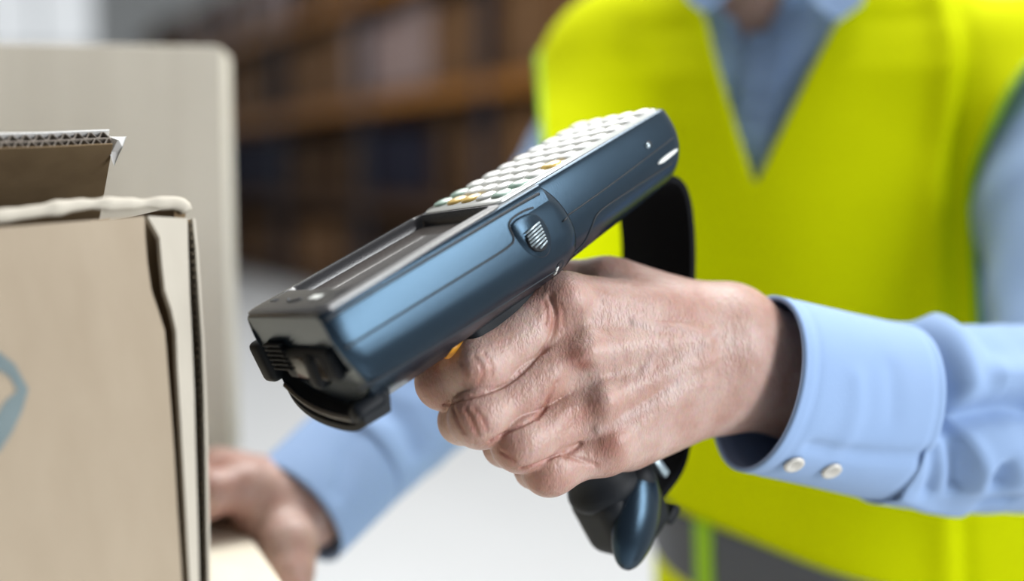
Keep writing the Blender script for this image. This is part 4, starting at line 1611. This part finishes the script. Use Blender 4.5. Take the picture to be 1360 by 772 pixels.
c0, c1 = at(1005, 509, .604), at(1184, 549, .650)
sl_pts = [at(1172, 547, .647), at(1250, 556, .672), at(1330, 556, .695), at(1446, 554, .735), at(1500, 540, .755)]
folds = [
    ([(.035, 1.5), (.040, .9), (.050, .4), (.050, .04)], -.0100, .0070),
    ([(.13, 1.5), (.115, .9), (.10, .45)], .0060, .0110),
    ([(.075, .04), (.14, .17), (.22, .24), (.31, .22), (.42, .0), (.50, -.40), (.53, -1.0)], -.0100, .0075),
    ([(.22, .52), (.33, .50), (.48, .22), (.58, -.30), (.60, -.8)], .0060, .0130),
    ([(.20, -.28), (.32, -.40)], .0065, .0170),
    ([(.235, -.40), (.255, -.58)], -.0065, .0062),
    ([(.05, .0), (.10, -.35), (.15, -.70)], -.0065, .0058), ([(.03, -.30), (.06, -.60), (.08, -.85)], -.0045, .0048),
    ([(.085, -.02), (.15, -.28), (.20, -.62)], .0035, .0060),
    ([(.70, .8), (.76, .3), (.80, -.5)], -.0070, .0120),
    ([(.02, -1.0), (.12, -1.15), (.24, -1.25)], .0030, .0070), ([(.28, -1.0), (.34, -.92)], -.0050, .0060),
    ([(.05, 2.2), (.14, 2.0)], -.0060, .010), ([(.2, 2.6), (.5, 2.2)], -.006, .012), ([(.3, -2.4), (.6, -2.0)], -.006, .012),
]
o, C_, T_, RV_, RN_ = sleeve('sleeve', sl_pts, [.0525, .0555, .0580, .0610, .0600], [.0360, .0430, .0470, .0520, .0540], folds, 110, 120, M_SHIRT, .0012, .0005)
cuff_folds = [([(.10, -3.1), (.10, 0), (.10, 3.1)], -.0007, .0016), ([(.955, -3.1), (.955, 0), (.955, 3.1)], -.0010, .0022), ([(.2, -.55), (.6, -.50), (1, -.35)], -.0022, .0050),
              ([(.35, .3), (.4, -.1), (.38, -.5)], .0010, .006), ([(.6, .5), (.65, 0)], -.0009, .006)]
cuff, C_, T_, RV_, RN_ = sleeve('cuff', [c0, at(1095, 529, .627), c1], [.0478, .0492, .0512], [.0345, .0355, .0372], cuff_folds, 44, 110, M_SHIRT, .0026)


def button_at(px, py, d0, d1, owner, r=.0056):
    """small four-hole button lying on the cloth where the line of sight meets the sleeve axis surface"""
    best = None
    k = int(np.argmin([abs(680 + FPX * (c - EYE) @ RGT / ((c - EYE) @ FWD) - px) for c in C_]))
    n_, u_ = frame_of(T_[k])
    for a in np.linspace(-1.5, 1.5, 240):
        p = C_[k] + RN_[k] * math.cos(a) * n_ + RV_[k] * math.sin(a) * u_
        y = 386 - FPX * ((p - EYE) @ UPV) / ((p - EYE) @ FWD)
        if best is None or abs(y - py) < best[0]: best = (abs(y - py), a, p)
    _, a, p = best
    nn = math.cos(a) / RN_[k] * n_ + math.sin(a) / RV_[k] * u_; nn /= np.linalg.norm(nn)
    bm = bmesh.new()
    prof = [(0, .0010), (.42, .0010), (.62, .0016), (.86, .0017), (1.0, .0011), (1.0, .0)]
    prev = None
    c_top = bm.verts.new((0, 0, .0010))
    for rr, z in prof[1:]:
        ring_ = [bm.verts.new((r * rr * math.cos(t), r * rr * math.sin(t), z)) for t in np.linspace(0, 2 * np.pi, 20, endpoint=False)]
        for j in range(20):
            if prev is None: bm.faces.new((c_top, ring_[j], ring_[(j + 1) % 20]))
            else: bm.faces.new((prev[j], ring_[j], ring_[(j + 1) % 20], prev[(j + 1) % 20]))
        prev = ring_
    for hx_, hy_ in ((1, 1), (1, -1), (-1, 1), (-1, -1)):
        add_box(bm, (hx_ * r * .18, hy_ * r * .18, .0012), (.0006, .0006, .0004))
    b = bm_obj('button', bm, M_BUTTON, None, smooth=True)
    q = Vector(nn).to_track_quat('Z', 'Y')
    b.rotation_euler = q.to_euler(); b.location = Vector(p + nn * .0004)
    b.parent = owner
    return b


button_at(1034, 616, .5, .7, cuff); button_at(1082, 624, .5, .7, cuff)
sr_pts = [WR + FA_R * .05, WR + FA_R * .12, ER - FA_R * .06, ER, ER + (SR - ER) * .12]
rfolds = [([(.05, .9), (.12, .2), (.10, -.6)], -.006, .010), ([(.25, .8), (.35, 0), (.30, -.8)], .006, .014), ([(.45, 1), (.5, 0), (.6, -.9)], -.007, .012), ([(.7, .8), (.75, -.5)], -.008, .014)]
sleeve('sleeve', sr_pts, [.043, .048, .054, .058, .058], [.038, .044, .052, .056, .056], rfolds, 60, 72, M_SHIRT, .0012, .0008)
sleeve('cuff', [WR + FA_R * -.012, WR + FA_R * .02, WR + FA_R * .056], [.0415, .0425, .0435], [.034, .035, .037], [([(.9, -3.1), (.9, 3.1)], -.001, .002), ([(.2, -.2), (.8, .3)], -.0025, .006)], 24, 64, M_SHIRT, .0026)

# ---- trousers and shoes
def trouser_fn(P):
    d = torso_fn(P, .009, Z_HIP - .06)
    d = smax(d, P[:, 2] - (Z_HIP + .10), .01)
    for a, k, f in legs:
        d = smin(d, cap(P, a, k, .092, .076), .03)
        d = smin(d, cap(P, k, f, .074, .062), .03)
    d = d + wrinkle(P, .003, 28)
    return smax(d, .045 - P[:, 2], .004)


worn(sdf_obj('trousers', trouser_fn, BASE + np.array([-.33, -.3, 0]), BASE + np.array([.33, .3, Z_HIP + .16]), .009, M_TROUSER))
for a, k, f in legs:
    g = f * np.array([1, 1, 0])
    def shoe_fn(P):
        d = cap(P, g + toe * -.03 + np.array([0, 0, .052]), g + toe * .15 + np.array([0, 0, .042]), .046, .040)
        d = smin(d, cap(P, g + np.array([0, 0, .06]), g + np.array([0, 0, .11]), .048, .050), .02)
        return smax(d, .002 - P[:, 2], .004)
    worn(sdf_obj('shoe', shoe_fn, g - np.array([.25, .25, 0]), g + np.array([.25, .25, .18]), .007, M_SHOE))
